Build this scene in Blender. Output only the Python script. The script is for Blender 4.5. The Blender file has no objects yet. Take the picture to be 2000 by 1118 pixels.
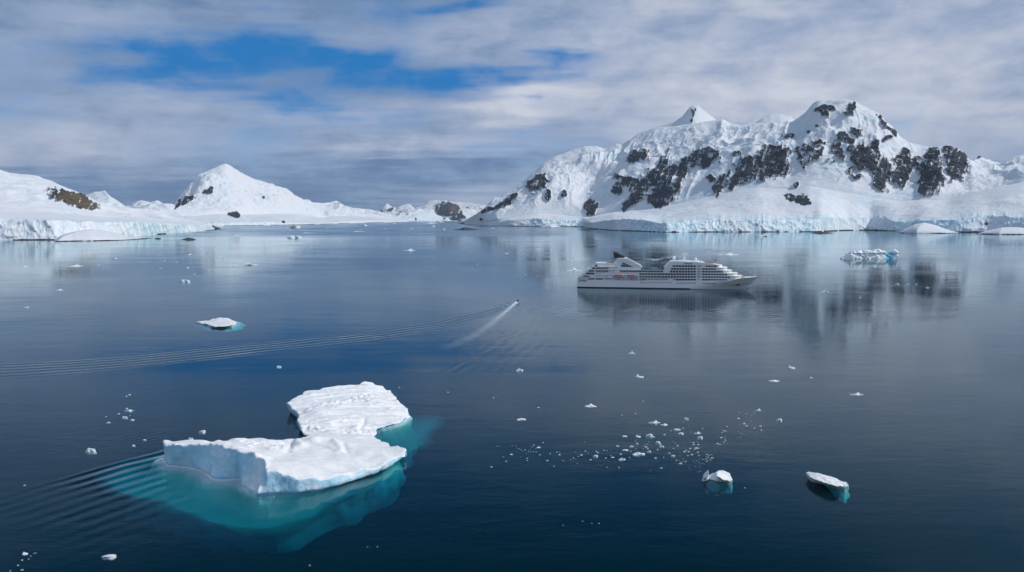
import bpy, bmesh, math, random
import numpy as np
from mathutils import Vector, Matrix

# ------------------------------------------------------------------ camera
scene = bpy.context.scene
H = 78.0                                   # drone height above the water
TILT = math.radians(4.93)                  # the lens points this far below the horizon
FPX = 1555.0                               # 28 mm lens on a 2000 px wide frame
cam_d = bpy.data.cameras.new('camera'); cam = bpy.data.objects.new('camera', cam_d)
scene.collection.objects.link(cam)
cam_d.sensor_width = 36; cam_d.lens = 36*FPX/2000
cam_d.clip_start = 1; cam_d.clip_end = 200000
cam.location = (0, 0, H); cam.rotation_euler = (math.radians(90)-TILT, 0, 0)
scene.camera = cam

# ------------------------------------------------------------------ light
SUN_AZ, SUN_EL = math.radians(94), math.radians(40)     # clockwise from the view direction
EXPOSURE = 0.15
scene.view_settings.view_transform = 'Standard'; scene.view_settings.look = 'None'
scene.view_settings.gamma = 1; scene.view_settings.use_curve_mapping = False
scene.view_settings.exposure = EXPOSURE
sd = bpy.data.lights.new('sun', 'SUN'); sun = bpy.data.objects.new('sun', sd)
scene.collection.objects.link(sun)
sd.energy = 2.75; sd.angle = math.radians(0.6); sd.color = (1.0, 0.95, 0.89)
sdir = Vector((math.sin(SUN_AZ)*math.cos(SUN_EL), math.cos(SUN_AZ)*math.cos(SUN_EL), math.sin(SUN_EL)))
sun.rotation_euler = sdir.to_track_quat('Z', 'Y').to_euler()
sun.location = sdir*2000

def cyc():
    c = scene.cycles
    c.max_bounces = 8; c.transparent_max_bounces = 16; c.volume_bounces = 0
    c.diffuse_bounces = 2; c.glossy_bounces = 3; c.caustics_reflective = False; c.caustics_refractive = False
    c.sample_clamp_indirect = 4
cyc()

# ------------------------------------------------------------------ pixel <-> world
CT, ST = math.cos(TILT), math.sin(TILT)
def ray(px, py):
    a, b = px-1000.0, 559.0-py
    return (a, FPX*CT+b*ST, -FPX*ST+b*CT)
def W(px, py, z=0.0):
    r = ray(px, py); t = (z-H)/r[2]
    return (r[0]*t, r[1]*t, z)
def azel(px, py):
    r = ray(px, py); h = math.hypot(r[0], r[1])
    return math.atan2(r[0], r[1]), r[2]/h          # azimuth, tangent of elevation
def project(x, y, z):                               # numpy: world -> photo pixels
    dz = z-H
    f = y*CT-dz*ST; u = y*ST+dz*CT
    return 1000+FPX*x/f, 559-FPX*u/f

# ------------------------------------------------------------------ numpy noise
_rng = np.random.RandomState(7)
_perm = _rng.permutation(4096).astype(np.int64)
_grad = _rng.normal(size=(4096, 3)); _grad /= np.linalg.norm(_grad, axis=1)[:, None]
def _h(ix, iy, iz):
    return _perm[(_perm[(_perm[ix & 4095]+iy) & 4095]+iz) & 4095]
def pn(x, y, z=None):
    x = np.asarray(x, float); y = np.asarray(y, float)
    z = np.zeros_like(x)+0.37 if z is None else np.asarray(z, float)
    ix, iy, iz = np.floor(x).astype(np.int64), np.floor(y).astype(np.int64), np.floor(z).astype(np.int64)
    fx, fy, fz = x-ix, y-iy, z-iz
    ux, uy, uz = [f*f*f*(f*(f*6-15)+10) for f in (fx, fy, fz)]
    out = 0
    for dx in (0, 1):
        wx = ux if dx else 1-ux
        for dy in (0, 1):
            wy = uy if dy else 1-uy
            for dz in (0, 1):
                wz = uz if dz else 1-uz
                g = _grad[_h(ix+dx, iy+dy, iz+dz)]
                out = out+wx*wy*wz*(g[..., 0]*(fx-dx)+g[..., 1]*(fy-dy)+g[..., 2]*(fz-dz))
    return out*1.5
def fbm(x, y, z=None, o=5, lac=2.03, gain=0.5):
    s, a, t = 0, 1.0, 0
    for i in range(o):
        s = s+a*pn(x*lac**i+i*17.3, y*lac**i-i*9.1, None if z is None else z*lac**i+i*3.3); t += a; a *= gain
    return s/t
def ridged(x, y, z=None, o=5, lac=2.07, gain=0.55):
    s, a, t, w = 0, 1.0, 0, 1.0
    for i in range(o):
        n = 1-np.abs(pn(x*lac**i+i*31.7, y*lac**i+i*11.9, None if z is None else z*lac**i))*2.0
        n = np.clip(n, -1, 1); n = n*np.abs(n)
        s = s+a*n*w; w = np.clip(n*1.2, 0.15, 1); t += a; a *= gain
    return s/t
def sm(x, a, b):
    t = np.clip((x-a)/(b-a), 0, 1); return t*t*(3-2*t)

# ------------------------------------------------------------------ objects
def link(o):
    scene.collection.objects.link(o); return o
def tag(o, label=None, cat=None, group=None, kind=None):
    if label: o['label'] = label
    if cat: o['category'] = cat
    if group: o['group'] = group
    if kind: o['kind'] = kind
    return o
def empty(name, loc=(0, 0, 0), rz=0):
    o = bpy.data.objects.new(name, None); link(o); o.location = loc; o.rotation_euler = (0, 0, rz)
    o.empty_display_size = 0.5
    return o
def mesh_np(name, V, F, mat=None, parent=None, smooth=True, attrs=None):
    me = bpy.data.meshes.new(name)
    V = np.asarray(V, np.float32); F = np.asarray(F, np.int32)
    me.vertices.add(len(V)); me.vertices.foreach_set('co', V.ravel())
    k = F.shape[1]
    me.loops.add(F.size); me.loops.foreach_set('vertex_index', F.ravel())
    me.polygons.add(len(F))
    me.polygons.foreach_set('loop_start', np.arange(0, F.size, k, dtype=np.int32))
    me.update(calc_edges=True); me.validate()
    if smooth: me.polygons.foreach_set('use_smooth', np.ones(len(me.polygons), bool))
    for n, a in (attrs or {}).items():
        at = me.attributes.new(n, 'FLOAT', 'POINT'); at.data.foreach_set('value', np.asarray(a, np.float32).ravel())
    if mat: me.materials.append(mat)
    o = bpy.data.objects.new(name, me); link(o)
    if parent: o.parent = parent
    return o
class MB:
    """collects simple solids and links them as one mesh object"""
    def __init__(s): s.v = []; s.f = []
    def add(s, v, f):
        n = len(s.v); s.v += [tuple(p) for p in v]; s.f += [tuple(i+n for i in q) for q in f]; return s
    def box(s, x0, x1, y0, y1, z0, z1):
        v = [(x, y, z) for z in (z0, z1) for x, y in ((x0, y0), (x1, y0), (x1, y1), (x0, y1))]
        return s.add(v, [(3, 2, 1, 0), (4, 5, 6, 7), (0, 1, 5, 4), (1, 2, 6, 5), (2, 3, 7, 6), (3, 0, 4, 7)])
    def prism(s, pts, y0, y1):               # side profile (x,z) extruded across y
        n = len(pts)
        v = [(x, y0, z) for x, z in pts]+[(x, y1, z) for x, z in pts]
        return s.add(v, [tuple(range(n)), tuple(range(2*n-1, n-1, -1))]+[(i, i+n, (i+1) % n+n, (i+1) % n) for i in range(n)])
    def slab(s, pts, z0, z1):                # plan outline (x,y) extruded up
        n = len(pts)
        v = [(x, y, z0) for x, y in pts]+[(x, y, z1) for x, y in pts]
        return s.add(v, [tuple(range(n-1, -1, -1)), tuple(range(n, 2*n))]+[(i, (i+1) % n, (i+1) % n+n, i+n) for i in range(n)])
    def tube(s, pts, rs, n=10):
        rings = []
        for i, p in enumerate(pts):
            p = Vector(p); a = Vector(pts[max(i-1, 0)]); b = Vector(pts[min(i+1, len(pts)-1)])
            d = (b-a).normalized(); u = d.orthogonal().normalized()
            if abs(d.z) < 0.99: u = d.cross(Vector((0, 0, 1))).normalized()
            w = d.cross(u); r = rs[i] if isinstance(rs, (list, tuple)) else rs
            rings.append([p+u*r*math.cos(2*math.pi*k/n)+w*r*math.sin(2*math.pi*k/n) for k in range(n)])
        v = [q for ring in rings for q in ring]; f = []
        for i in range(len(rings)-1):
            for k in range(n): f.append((i*n+k, i*n+(k+1) % n, (i+1)*n+(k+1) % n, (i+1)*n+k))
        f.append(tuple(range(n-1, -1, -1))); f.append(tuple((len(rings)-1)*n+k for k in range(n)))
        return s.add(v, f)
    def ball(s, c, r, n=12, sz=1.0):
        v = [(c[0], c[1], c[2]-r*sz)]; f = []
        m = n//2
        for i in range(1, m):
            a = -math.pi/2+math.pi*i/m
            for k in range(n):
                b = 2*math.pi*k/n; v.append((c[0]+r*math.cos(a)*math.cos(b), c[1]+r*math.cos(a)*math.sin(b), c[2]+r*sz*math.sin(a)))
        v.append((c[0], c[1], c[2]+r*sz)); t = len(v)-1
        for k in range(n):
            f.append((0, 1+(k+1) % n, 1+k)); f.append((t, t-n+k, t-n+(k+1) % n))
        for i in range(m-2):
            for k in range(n):
                a = 1+i*n+k; b = 1+i*n+(k+1) % n; f.append((a, b, b+n, a+n))
        return s.add(v, f)
    def build(s, name, mat, parent=None, smooth=False):
        me = bpy.data.meshes.new(name); me.from_pydata(s.v, [], s.f); me.update()
        bm = bmesh.new(); bm.from_mesh(me); bmesh.ops.recalc_face_normals(bm, faces=bm.faces); bm.to_mesh(me); bm.free()
        if smooth:
            for p in me.polygons: p.use_smooth = True
        me.materials.append(mat)
        o = bpy.data.objects.new(name, me); link(o)
        if parent: o.parent = parent
        return o

# ------------------------------------------------------------------ node helpers
class N:
    def __init__(s, tree): s.t = tree; s.n = tree.nodes; s.l = tree.links
    def node(s, ty, **kw):
        n = s.n.new(ty)
        for k, v in kw.items(): setattr(n, k, v)
        return n
    def put(s, sock, v):
        if isinstance(v, bpy.types.NodeSocket): s.l.new(v, sock)
        elif v is not None: sock.default_value = v
    def m(s, op, a, b=None, c=None, clamp=False):
        n = s.node('ShaderNodeMath', operation=op, use_clamp=clamp)
        s.put(n.inputs[0], a); s.put(n.inputs[1], b)
        if c is not None: s.put(n.inputs[2], c)
        return n.outputs[0]
    def v(s, op, a, b=None, scale=None):
        n = s.node('ShaderNodeVectorMath', operation=op)
        s.put(n.inputs[0], a)
        if b is not None: s.put(n.inputs[1], b)
        if scale is not None: s.put(n.inputs['Scale'], scale)
        return n.outputs[0]
    def xyz(s, a):
        n = s.node('ShaderNodeSeparateXYZ'); s.put(n.inputs[0], a); return n.outputs
    def comb(s, x, y, z):
        n = s.node('ShaderNodeCombineXYZ'); s.put(n.inputs[0], x); s.put(n.inputs[1], y); s.put(n.inputs[2], z); return n.outputs[0]
    def noise(s, vec, scale, detail=4, rough=0.55, dist=0.0, dim='3D'):
        n = s.node('ShaderNodeTexNoise', noise_dimensions=dim); s.put(n.inputs['Vector'], vec)
        s.put(n.inputs['Scale'], scale); s.put(n.inputs['Detail'], detail); s.put(n.inputs['Roughness'], rough); s.put(n.inputs['Distortion'], dist)
        return n.outputs['Fac']
    def mix(s, f, a, b):
        n = s.node('ShaderNodeMix', data_type='RGBA'); s.put(n.inputs[0], f)
        s.put(n.inputs[6], a if not isinstance(a, tuple) else (*a, 1)); s.put(n.inputs[7], b if not isinstance(b, tuple) else (*b, 1))
        return n.outputs[2]
    def ramp(s, f, a, b):                      # smooth 0..1 between a and b
        n = s.node('ShaderNodeMapRange', interpolation_type='SMOOTHSTEP'); s.put(n.inputs[0], f)
        n.inputs[1].default_value = a; n.inputs[2].default_value = b; return n.outputs[0]
    def attr(s, name):
        return s.node('ShaderNodeAttribute', attribute_name=name).outputs['Fac']
def lin(r, g, b):
    f = lambda c: (c/255/12.92 if c/255 <= 0.04045 else ((c/255+0.055)/1.055)**2.4)
    return (f(r), f(g), f(b))

# ------------------------------------------------------------------ sky
world = bpy.data.worlds.new('World'); scene.world = world; world.use_nodes = True
t = N(world.node_tree); t.n.clear()
out = t.node('ShaderNodeOutputWorld'); bg = t.node('ShaderNodeBackground'); t.l.new(bg.outputs[0], out.inputs[0])
bg.inputs[1].default_value = 0.1
K = 10.0/(2**EXPOSURE)                        # cloud colours are written as seen in daylight
sky = t.node('ShaderNodeTexSky', sky_type='NISHITA'); sky.sun_disc = False
sky.sun_elevation = SUN_EL; sky.sun_rotation = SUN_AZ; sky.altitude = 100; sky.ozone_density = 2.0; sky.dust_density = 0.3
co = t.node('ShaderNodeTexCoord').outputs['Generated']
D = t.v('NORMALIZE', co); dx, dy, dz = t.xyz(D)
AZ = t.m('MULTIPLY', t.m('ARCTAN2', dx, dy), 180/math.pi)
EL = t.m('MULTIPLY', t.m('ARCSINE', dz), 180/math.pi)
inv = t.m('DIVIDE', 1.0, t.m('ADD', t.m('MAXIMUM', dz, 0.0), 0.07))
P = t.comb(t.m('MULTIPLY', dx, inv), t.m('MULTIPLY', dy, inv), 0.0)
P1 = t.v('MULTIPLY', P, (0.75, 1.5, 1.0))
Q1 = t.comb(t.m('MULTIPLY', AZ, 0.095), t.m('MULTIPLY', EL, 0.20), 0.3)
nP = t.noise(P1, 1.1, 6, 0.56, 0.5)
nA = t.m('MULTIPLY_ADD', nP, 0.2, t.m('MULTIPLY', t.noise(Q1, 1.0, 7, 0.58, 0.3), 0.8))            # broad broken cloud
nB = t.m('MULTIPLY_ADD', t.noise(t.v('ADD', P1, (13.1, 4.7, 0)), 2.6, 6, 0.58, 0.4), 0.15, t.m('MULTIPLY', t.noise(t.v('ADD', Q1, (3.1, 4.7, 2)), 2.4, 8, 0.6, 0.2), 0.85))
nC = t.noise(t.comb(t.m('MULTIPLY', AZ, 0.03), t.m('MULTIPLY', EL, 0.28), 2.0), 1.0, 6, 0.55, 0.5)   # long level streaks
# ragged edges: bend the angles with noise
wv = t.node('ShaderNodeTexNoise'); t.put(wv.inputs['Vector'], P1); wv.inputs['Scale'].default_value = 1.3; wv.inputs['Detail'].default_value = 5
w_ = t.xyz(wv.outputs['Color'])
AZw = t.m('ADD', AZ, t.m('MULTIPLY', t.m('SUBTRACT', w_[0], 0.5), 12.0))
ELw = t.m('ADD', EL, t.m('MULTIPLY', t.m('SUBTRACT', w_[1], 0.5), 4.5))
def blob(px, py, rx, ry, amp, acc=None, slope=0.0):
    a, e = azel(px, py); a = math.degrees(a); e = math.degrees(math.atan(e))
    sx, sy = rx/27.2, ry/27.2
    u = t.m('MULTIPLY', t.m('SUBTRACT', AZw, a), 1/sx)
    v0 = t.m('SUBTRACT', ELw, e)
    if slope: v0 = t.m('SUBTRACT', v0, t.m('MULTIPLY', t.m('SUBTRACT', AZw, a), slope))
    v = t.m('MULTIPLY', v0, 1/sy)
    q = t.m('MULTIPLY_ADD', u, u, t.m('MULTIPLY', v, v))
    g = t.m('EXPONENT', t.m('MULTIPLY', q, -0.7))
    return t.m('MULTIPLY_ADD', g, amp, acc if acc is not None else 0.0)
# how open the cloud is (blue showing)
op = t.m('MULTIPLY_ADD', t.m('SUBTRACT', nA, 0.5), 2.0, -0.15)
op = t.m('MULTIPLY_ADD', t.m('SUBTRACT', nB, 0.5), 2.3, op)
for b in [(560, 150, 420, 95, .36), (350, 124, 110, 32, .9), (520, 92, 110, 26, .6), (700, 90, 110, 26, -.25), (760, 60, 200, 20, -.2), (490, 196, 120, 18, .5), (690, 150, 140, 40, .4), (610, 75, 90, 25, .2),
          (900, 146, 170, 24, .6), (1060, 128, 90, 22, .55), (1160, 126, 90, 14, .35), (880, 2, 60, 12, .9), (820, 60, 90, 22, .15),
          (1080, 268, 140, 15, .25), (1850, 205, 260, 18, .34), (1700, 250, 200, 16, .3), (1420, 42, 60, 16, .12),
          (780, 300, 90, 6, .1), (860, 300, 30, 5, .12), (1020, 298, 90, 5, .14),
          (860, -340, 640, 185, 1.0), (700, -620, 700, 260, 1.0), (1000, -900, 900, 300, .8), (620, -120, 200, 40, .1),
          (150, 60, 260, 90, -.22), (1400, 110, 360, 110, -.45), (2100, 60, 400, 110, -.4), (50, -160, 260, 100, -.3), (1000, 30, 700, 40, -.22),
          (1000, 205, 80, 28, -.4), (780, 275, 110, 24, -.35), (420, 140, 55, 18, -.2), (600, 140, 50, 12, -.2), (330, 160, 60, 14, -.1)]:
    op = blob(*b[:4], b[4], op)
open_ = t.ramp(op, -0.25, 0.95)
# how bright the cloud is
br = t.m('MULTIPLY_ADD', t.m('SUBTRACT', nC, 0.5), 0.55, 0.50)
br = t.m('MULTIPLY_ADD', t.m('SUBTRACT', nB, 0.5), 1.1, br)
br = t.m('MULTIPLY_ADD', t.ramp(t.m('ABSOLUTE', AZ), 70.0, 120.0), 0.45, br)
for b in [(1450, 130, 420, 130, .2), (1900, 90, 350, 110, .16), (1010, 205, 75, 30, .35), (760, 285, 120, 30, .22), (1500, 190, 300, 40, .1),
          (60, 300, 260, 90, .16), (350, 240, 300, 45, .1), (900, 395, 190, 30, .42), (1050, 240, 200, 30, .1), (1700, 235, 300, 30, .16),
          (250, 388, 420, 26, -.42), (640, 350, 300, 30, -.22), (700, 405, 260, 14, -.22), (900, 320, 260, 20, -.2), (1950, 280, 200, 40, .12),
          (100, 60, 300, 120, .06), (500, 40, 250, 30, .05), (-100, -300, 500, 250, -.22), (2000, -400, 500, 300, -.15), (1700, 320, 900, 40, .06)]:
    br = blob(*b[:4], b[4], br)
cr = t.node('ShaderNodeValToRGB'); t.put(cr.inputs[0], br)
el_ = cr.color_ramp.elements
def cc(c): return tuple(x*K*1.0 for x in lin(*c))+(1,)
el_[0].position = 0.0; el_[0].color = cc((76, 110, 156))
el_[1].position = 1.0; el_[1].color = cc((208, 213, 226))
for p_, c_ in ((.25, (102, 131, 172)), (.45, (134, 156, 189)), (.65, (163, 177, 204)), (.82, (189, 197, 215))):
    e_ = el_.new(p_); e_.color = cc(c_)
cloud = t.mix(t.m('MULTIPLY', t.ramp(EL, 12.0, 26.0), 0.75), cr.outputs[0], (0.07*K, 0.18*K, 0.27*K))
bluelow = t.mix(t.ramp(EL, 1.0, 9.5), (0.25*K, 0.47*K, 0.75*K), (0.004*K, 0.175*K, 0.50*K))
blue0 = t.mix(t.ramp(EL, 11.0, 27.0), bluelow, (0.000*K, 0.032*K, 0.085*K))
skyt = t.v('MULTIPLY', sky.outputs[0], (0.35, 0.75, 1.2))
blue = t.mix(0.06, blue0, skyt)
# behind the camera: fewer gaps, plus pale fill light added to the sky
back = t.ramp(t.m('ABSOLUTE', AZ), 60.0, 120.0)
open2 = t.m('MULTIPLY', open_, t.m('MULTIPLY_ADD', back, -0.45, 1.0))
col = t.mix(open2, cloud, blue)
col = t.mix(t.m('MULTIPLY', back, 0.6), col, (0.42*K, 0.53*K, 0.74*K))
t.l.new(col, bg.inputs[0])

# ------------------------------------------------------------------ materials
def new_mat(name):
    m = bpy.data.materials.new(name); m.use_nodes = True; t = N(m.node_tree); t.n.clear()
    o = t.node('ShaderNodeOutputMaterial'); b = t.node('ShaderNodeBsdfPrincipled'); t.l.new(b.outputs[0], o.inputs[0])
    return m, t, b, o
def plain(name, c, rough=0.5, metal=0.0, var=0.06, sc=0.6):
    m, t, b, o = new_mat(name)
    g = t.node('ShaderNodeNewGeometry').outputs['Position']
    n = t.noise(g, sc, 4, 0.6)
    k = 1+var; d = 1-var
    b.inputs['Roughness'].default_value = rough; b.inputs['Metallic'].default_value = metal
    t.l.new(t.mix(n, tuple(x*d for x in c), tuple(min(x*k, 1) for x in c)), b.inputs['Base Color'])
    return m

def terrain_material():
    m, t, b, o = new_mat('snow_and_rock')
    P = t.node('ShaderNodeNewGeometry').outputs['Position']
    rock = t.attr('rock'); ice = t.attr('ice'); brown = t.attr('brown')
    n1 = t.noise(P, 0.045, 8, 0.66, 0.4); n2 = t.noise(P, 0.006, 6, 0.6)
    Ps = t.v('MULTIPLY', P, (1, 1, 0.25)); n3 = t.noise(Ps, 0.035, 8, 0.65, 0.3)
    n1b = t.noise(t.v('MULTIPLY', P, (1, 1, 0.28)), 0.085, 7, 0.65, 0.4)
    rm = t.ramp(t.m('ADD', rock, t.m('MULTIPLY', t.m('SUBTRACT', n1b, 0.5), 1.5)), 0.40, 0.46)
    snow = t.mix(n2, (0.66, 0.69, 0.75), (0.73, 0.75, 0.79))
    icec = t.mix(t.ramp(n3, 0.38, 0.60), (0.30, 0.55, 0.68), (0.80, 0.86, 0.90))
    s2 = t.mix(t.m('MULTIPLY', ice, 0.85, clamp=True), snow, icec)
    # thin crevasse blue on the snow
    cv = t.m('MULTIPLY', t.ramp(t.noise(t.v('MULTIPLY', P, (1, .6, 2.2)), 0.012, 8, 0.66, 1.2), 0.56, 0.66), 0.45)
    s2 = t.mix(cv, s2, (0.62, 0.71, 0.80))
    rk = t.mix(t.ramp(n3, .3, .7), (0.007, 0.012, 0.022), (0.045, 0.052, 0.066))
    rkb = t.mix(n3, (0.05, 0.045, 0.04), (0.17, 0.12, 0.075))
    rk = t.mix(brown, rk, rkb)
    t.l.new(t.mix(rm, s2, rk), b.inputs['Base Color'])
    b.inputs['Roughness'].default_value = 0.85; b.inputs['Specular IOR Level'].default_value = 0.2
    h = t.m('ADD', t.m('MULTIPLY', n1, t.m('MULTIPLY_ADD', rm, 9.0, 2.2)), t.m('MULTIPLY', n3, 5.0))
    bp = t.node('ShaderNodeBump'); t.put(bp.inputs['Height'], h); bp.inputs['Strength'].default_value = 0.8; bp.inputs['Distance'].default_value = 1.0
    t.l.new(bp.outputs[0], b.inputs['Normal'])
    return m
TERR = terrain_material()

def ice_material(name, blue=(0.50, 0.74, 0.84), s=1.0, bumpd=0.5):
    m, t, b, o = new_mat(name)
    g = t.node('ShaderNodeNewGeometry'); P = g.outputs['Position']
    nz = t.xyz(g.outputs['Normal'])[2]
    n1 = t.noise(P, 0.35*s, 7, 0.62, 0.3); n2 = t.noise(t.v('MULTIPLY', P, (1, 1, 0.35)), 0.22*s, 6, 0.6, 0.4)
    steep = t.ramp(t.m('ADD', nz, t.m('MULTIPLY', t.m('SUBTRACT', n1, 0.5), 0.4)), 0.62, 0.30)
    icec = t.mix(t.ramp(n2, 0.40, 0.72), blue, (0.66, 0.80, 0.88))  # steep faces: real ice blue, with shade and inner glow put into it
    icec = t.mix(t.ramp(t.xyz(P)[2], 0.0, -0.8), icec, (0.86, 0.92, 0.93))
    snow = t.mix(t.ramp(n1, .3, .7), (0.74, 0.76, 0.80), (0.86, 0.865, 0.88))
    t.l.new(t.mix(steep, snow, icec), b.inputs['Base Color'])
    b.inputs['Roughness'].default_value = 0.6; b.inputs['Specular IOR Level'].default_value = 0.35
    bp = t.node('ShaderNodeBump'); t.put(bp.inputs['Height'], t.m('MULTIPLY_ADD', n1, 1.0, t.noise(P, 1.8*s, 4, 0.6, 0)))
    bp.inputs['Strength'].default_value = 0.8; bp.inputs['Distance'].default_value = bumpd*1.5
    t.l.new(bp.outputs[0], b.inputs['Normal'])
    return m
ICE = ice_material('berg_ice', (0.42, 0.74, 0.92), bumpd=0.18)
ICE_BLUE = ice_material('blue_ice', (0.16, 0.52, 0.68), 0.4, 1.0)
ICE_SMALL = ice_material('floating_ice', (0.66, 0.82, 0.89), 1.2, 0.25)

# ------------------------------------------------------------------ water
def seg_dist(X, Y, pts):
    """signed distance to a polyline, and arc length of the nearest point"""
    best = np.full(X.shape, 1e12); sg = np.zeros(X.shape); arc = np.zeros(X.shape); L = 0
    for (x0, y0), (x1, y1) in zip(pts[:-1], pts[1:]):
        ex, ey = x1-x0, y1-y0; l2 = ex*ex+ey*ey; l = math.sqrt(l2)
        tt = ((X-x0)*ex+(Y-y0)*ey)/l2; tc = np.clip(tt, 0, 1)
        qx, qy = X-(x0+tc*ex), Y-(y0+tc*ey); d = qx*qx+qy*qy
        s = np.sign(ex*(Y-y0)-ey*(X-x0))
        m = d < best
        best = np.where(m, d, best); sg = np.where(m, s, sg); arc = np.where(m, L+tc*l, arc); L += l
    return np.sqrt(best)*sg, arc, L
def spline(pts, n=8):
    out = []
    p = [pts[0]]+list(pts)+[pts[-1]]
    for i in range(1, len(p)-2):
        for k in range(n):
            q = k/n; a, b, c, d = [np.array(p[i+j], float) for j in (-1, 0, 1, 2)]
            out.append(tuple(0.5*((2*b)+(-a+c)*q+(2*a-5*b+4*c-d)*q*q+(-a+3*b-3*c+d)*q**3)))
    out.append(tuple(pts[-1])); return out
def wpath(pxs, n=6): return [W(x, y)[:2] for x, y in spline(pxs, n)]

ZB = [(1011, 589), (985, 611), (962, 630), (935, 650), (900, 668), (850, 690)]
def build_water():
    azs = np.concatenate([np.arange(-180, -42, 4.0), np.linspace(-42, 42, 420), np.arange(46, 180, 4.0)])
    pys = np.concatenate([np.linspace(1600, 1130, 16), np.linspace(1124, 500, 330), np.linspace(498, 440, 80), np.linspace(438.5, 427.5, 16)])
    r = np.array([W(1000, p)[1] for p in pys]); r = np.concatenate([[20, 60], r, [50000, 70000]])
    r = np.unique(r)
    A, R = np.meshgrid(np.radians(azs), r, indexing='ij')
    X, Y = R*np.sin(A), R*np.cos(A)
    na, nr = X.shape
    top = np.stack([X.ravel(), Y.ravel(), np.zeros(X.size)], 1)
    ph = np.zeros(X.shape); amp = np.zeros(X.shape); foam = np.zeros(X.shape)
    px, py = project(X, Y, np.zeros_like(X))
    vis = (Y > 30)
    jit = fbm(X/34, Y/34, o=4)*6.0
    layers = []
    def band(pxs, lam, w0, w1, side, a0, fade0=10, fade1=60, lo=0.0):
        u, s, L = seg_dist(X, Y, wpath(pxs))
        u = u*side
        w = w0+(w1-w0)*s/L
        env = sm(u, -2, 2)*(1-sm(u, w*0.6, w))*sm(s, 0, fade0)*(1-sm(s, L-fade1, L))
        layers.append((u*2*math.pi/lam+jit*0.5+fbm(X/140+lam, Y/140, o=2)*5, env*a0*vis*(1.6-1.15*s/L)))
    # long left arm of the small boat's wake, older wake below and near the big berg
    band([(1004, 592), (960, 603), (900, 617), (840, 630), (760, 643), (680, 654), (600, 661), (500, 671), (400, 681), (300, 690), (200, 699), (100, 706), (0, 711), (-200, 718)],
         8.0, 16, 64, 1, 0.10, 4, 60)
    band([(1016, 590), (1034, 598), (1056, 606), (1080, 613)], 9.0, 20, 60, -1, 0.10, 3, 60)
    band([(1010, 600), (985, 640), (950, 672), (905, 700), (850, 728), (780, 752), (740, 770)], 7.5, 50, 44, 1, 0.06, 60, 90)
    band([(990, 640), (1010, 690), (1030, 720)], 9.0, 50, 70, -1, 0.03, 20, 60)
    band([(350, 868), (300, 884), (220, 905), (120, 935), (0, 968), (-150, 1010)], 6.0, 26, 85, 1, 0.11, 6, 40)
    band([(330, 830), (200, 862), (100, 880), (0, 905), (-100, 925)], 3.4, 14, 34, 1, 0.03, 20, 60)
    band([(1410, 575), (1330, 590), (1230, 600), (1160, 592)], 6.0, 60, 60, 1, 0.05, 30, 60)
    band([(1130, 592), (1230, 604), (1330, 606), (1440, 590)], 7.0, 90, 110, -1, 0.05, 30, 60)
    for lam_pts in ([(1281, 508), (1300, 504), (1330, 498), (1370, 488), (1420, 480)], [(1277, 508), (1255, 505), (1225, 502), (1200, 500)]):
        band(lam_pts, 14.0, 14, 30, -1, 0.30, 4, 200)
        band(lam_pts, 14.0, 14, 30, 1, 0.30, 4, 200)
    # foam
    u, s, L = seg_dist(X, Y, wpath(ZB)); q = s/L
    foam = np.maximum(foam, (1-sm(np.abs(u), 0.5, 1.6+q*6))*(1.25*np.exp(-q*3.6)+0.03)*(1-sm(q, .85, 1)))
    for pts in ([(1279, 509), (1290, 506), (1312, 502)], [(1279, 509), (1268, 505), (1250, 503)]):
        u, s, L = seg_dist(X, Y, wpath(pts)); q = s/L
        foam = np.maximum(foam, (1-sm(np.abs(u), 1.5, 5))*0.55*(1-q)*vis)
    # wind-ruffled water far out in the bay, calm mirror nearer
    ruf = sm(py, 466, 458)*sm(py, 428, 438)*(1-sm(px, 1080, 1160))*sm(px, 120, 420)
    ruf = ruf*(0.75+0.9*fbm(X/500, Y/160, o=3))
    lay = np.zeros((2,)+X.shape)
    heights = {}
    attrs = {'foam': foam, 'ruffle': np.clip(ruf, 0, 1)}
    # pack the bands two by two: the strongest phases stay separate attributes
    nz_ = sm(fbm(X/26, Y/26, o=3), -0.35, 0.35)*0.75+0.25
    for i, (p_, a_) in enumerate(layers):
        a_ = a_*(nz_ if i else 0.4+0.6*nz_)
        attrs['ph%d' % i] = p_; attrs['am%d' % i] = a_
    nl = len(layers)
    idx = np.arange(na*nr).reshape(na, nr)
    nx = np.roll(idx, -1, axis=0)
    F = np.stack([idx[:, :-1].ravel(), idx[:, 1:].ravel(), nx[:, 1:].ravel(), nx[:, :-1].ravel()], 1)
    # close the solid: small centre disc, rim and bottom
    nv = na*nr; depth = -70.0
    inner = idx[:, 0]; outer = idx[:, -1]
    bot = top[outer].copy(); bot[:, 2] = depth
    cen = np.array([[0, 0, 0.0], [0, 0, depth]])
    V = np.concatenate([top, bot, cen]); bidx = nv+np.arange(na); c0, c1 = nv+na, nv+na+1
    F3 = []
    for k in range(na):
        k2 = (k+1) % na
        F3 += [(c0, inner[k], inner[k2], c0), (c1, bidx[k2], bidx[k], c1)]
        F3.append((outer[k], bidx[k], bidx[k2], outer[k2]))
    tri = [f[:3] for f in F3 if f[0] == f[3]]; quad = [f for f in F3 if f[0] != f[3]]
    me = bpy.data.meshes.new('water')
    faces = [tuple(f) for f in F]+[tuple(int(i) for i in f) for f in tri]+[tuple(int(i) for i in f) for f in quad]
    me.from_pydata(V.tolist(), [], faces); me.update()
    bm = bmesh.new(); bm.from_mesh(me); bmesh.ops.recalc_face_normals(bm, faces=bm.faces); bm.to_mesh(me); bm.free()
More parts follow.
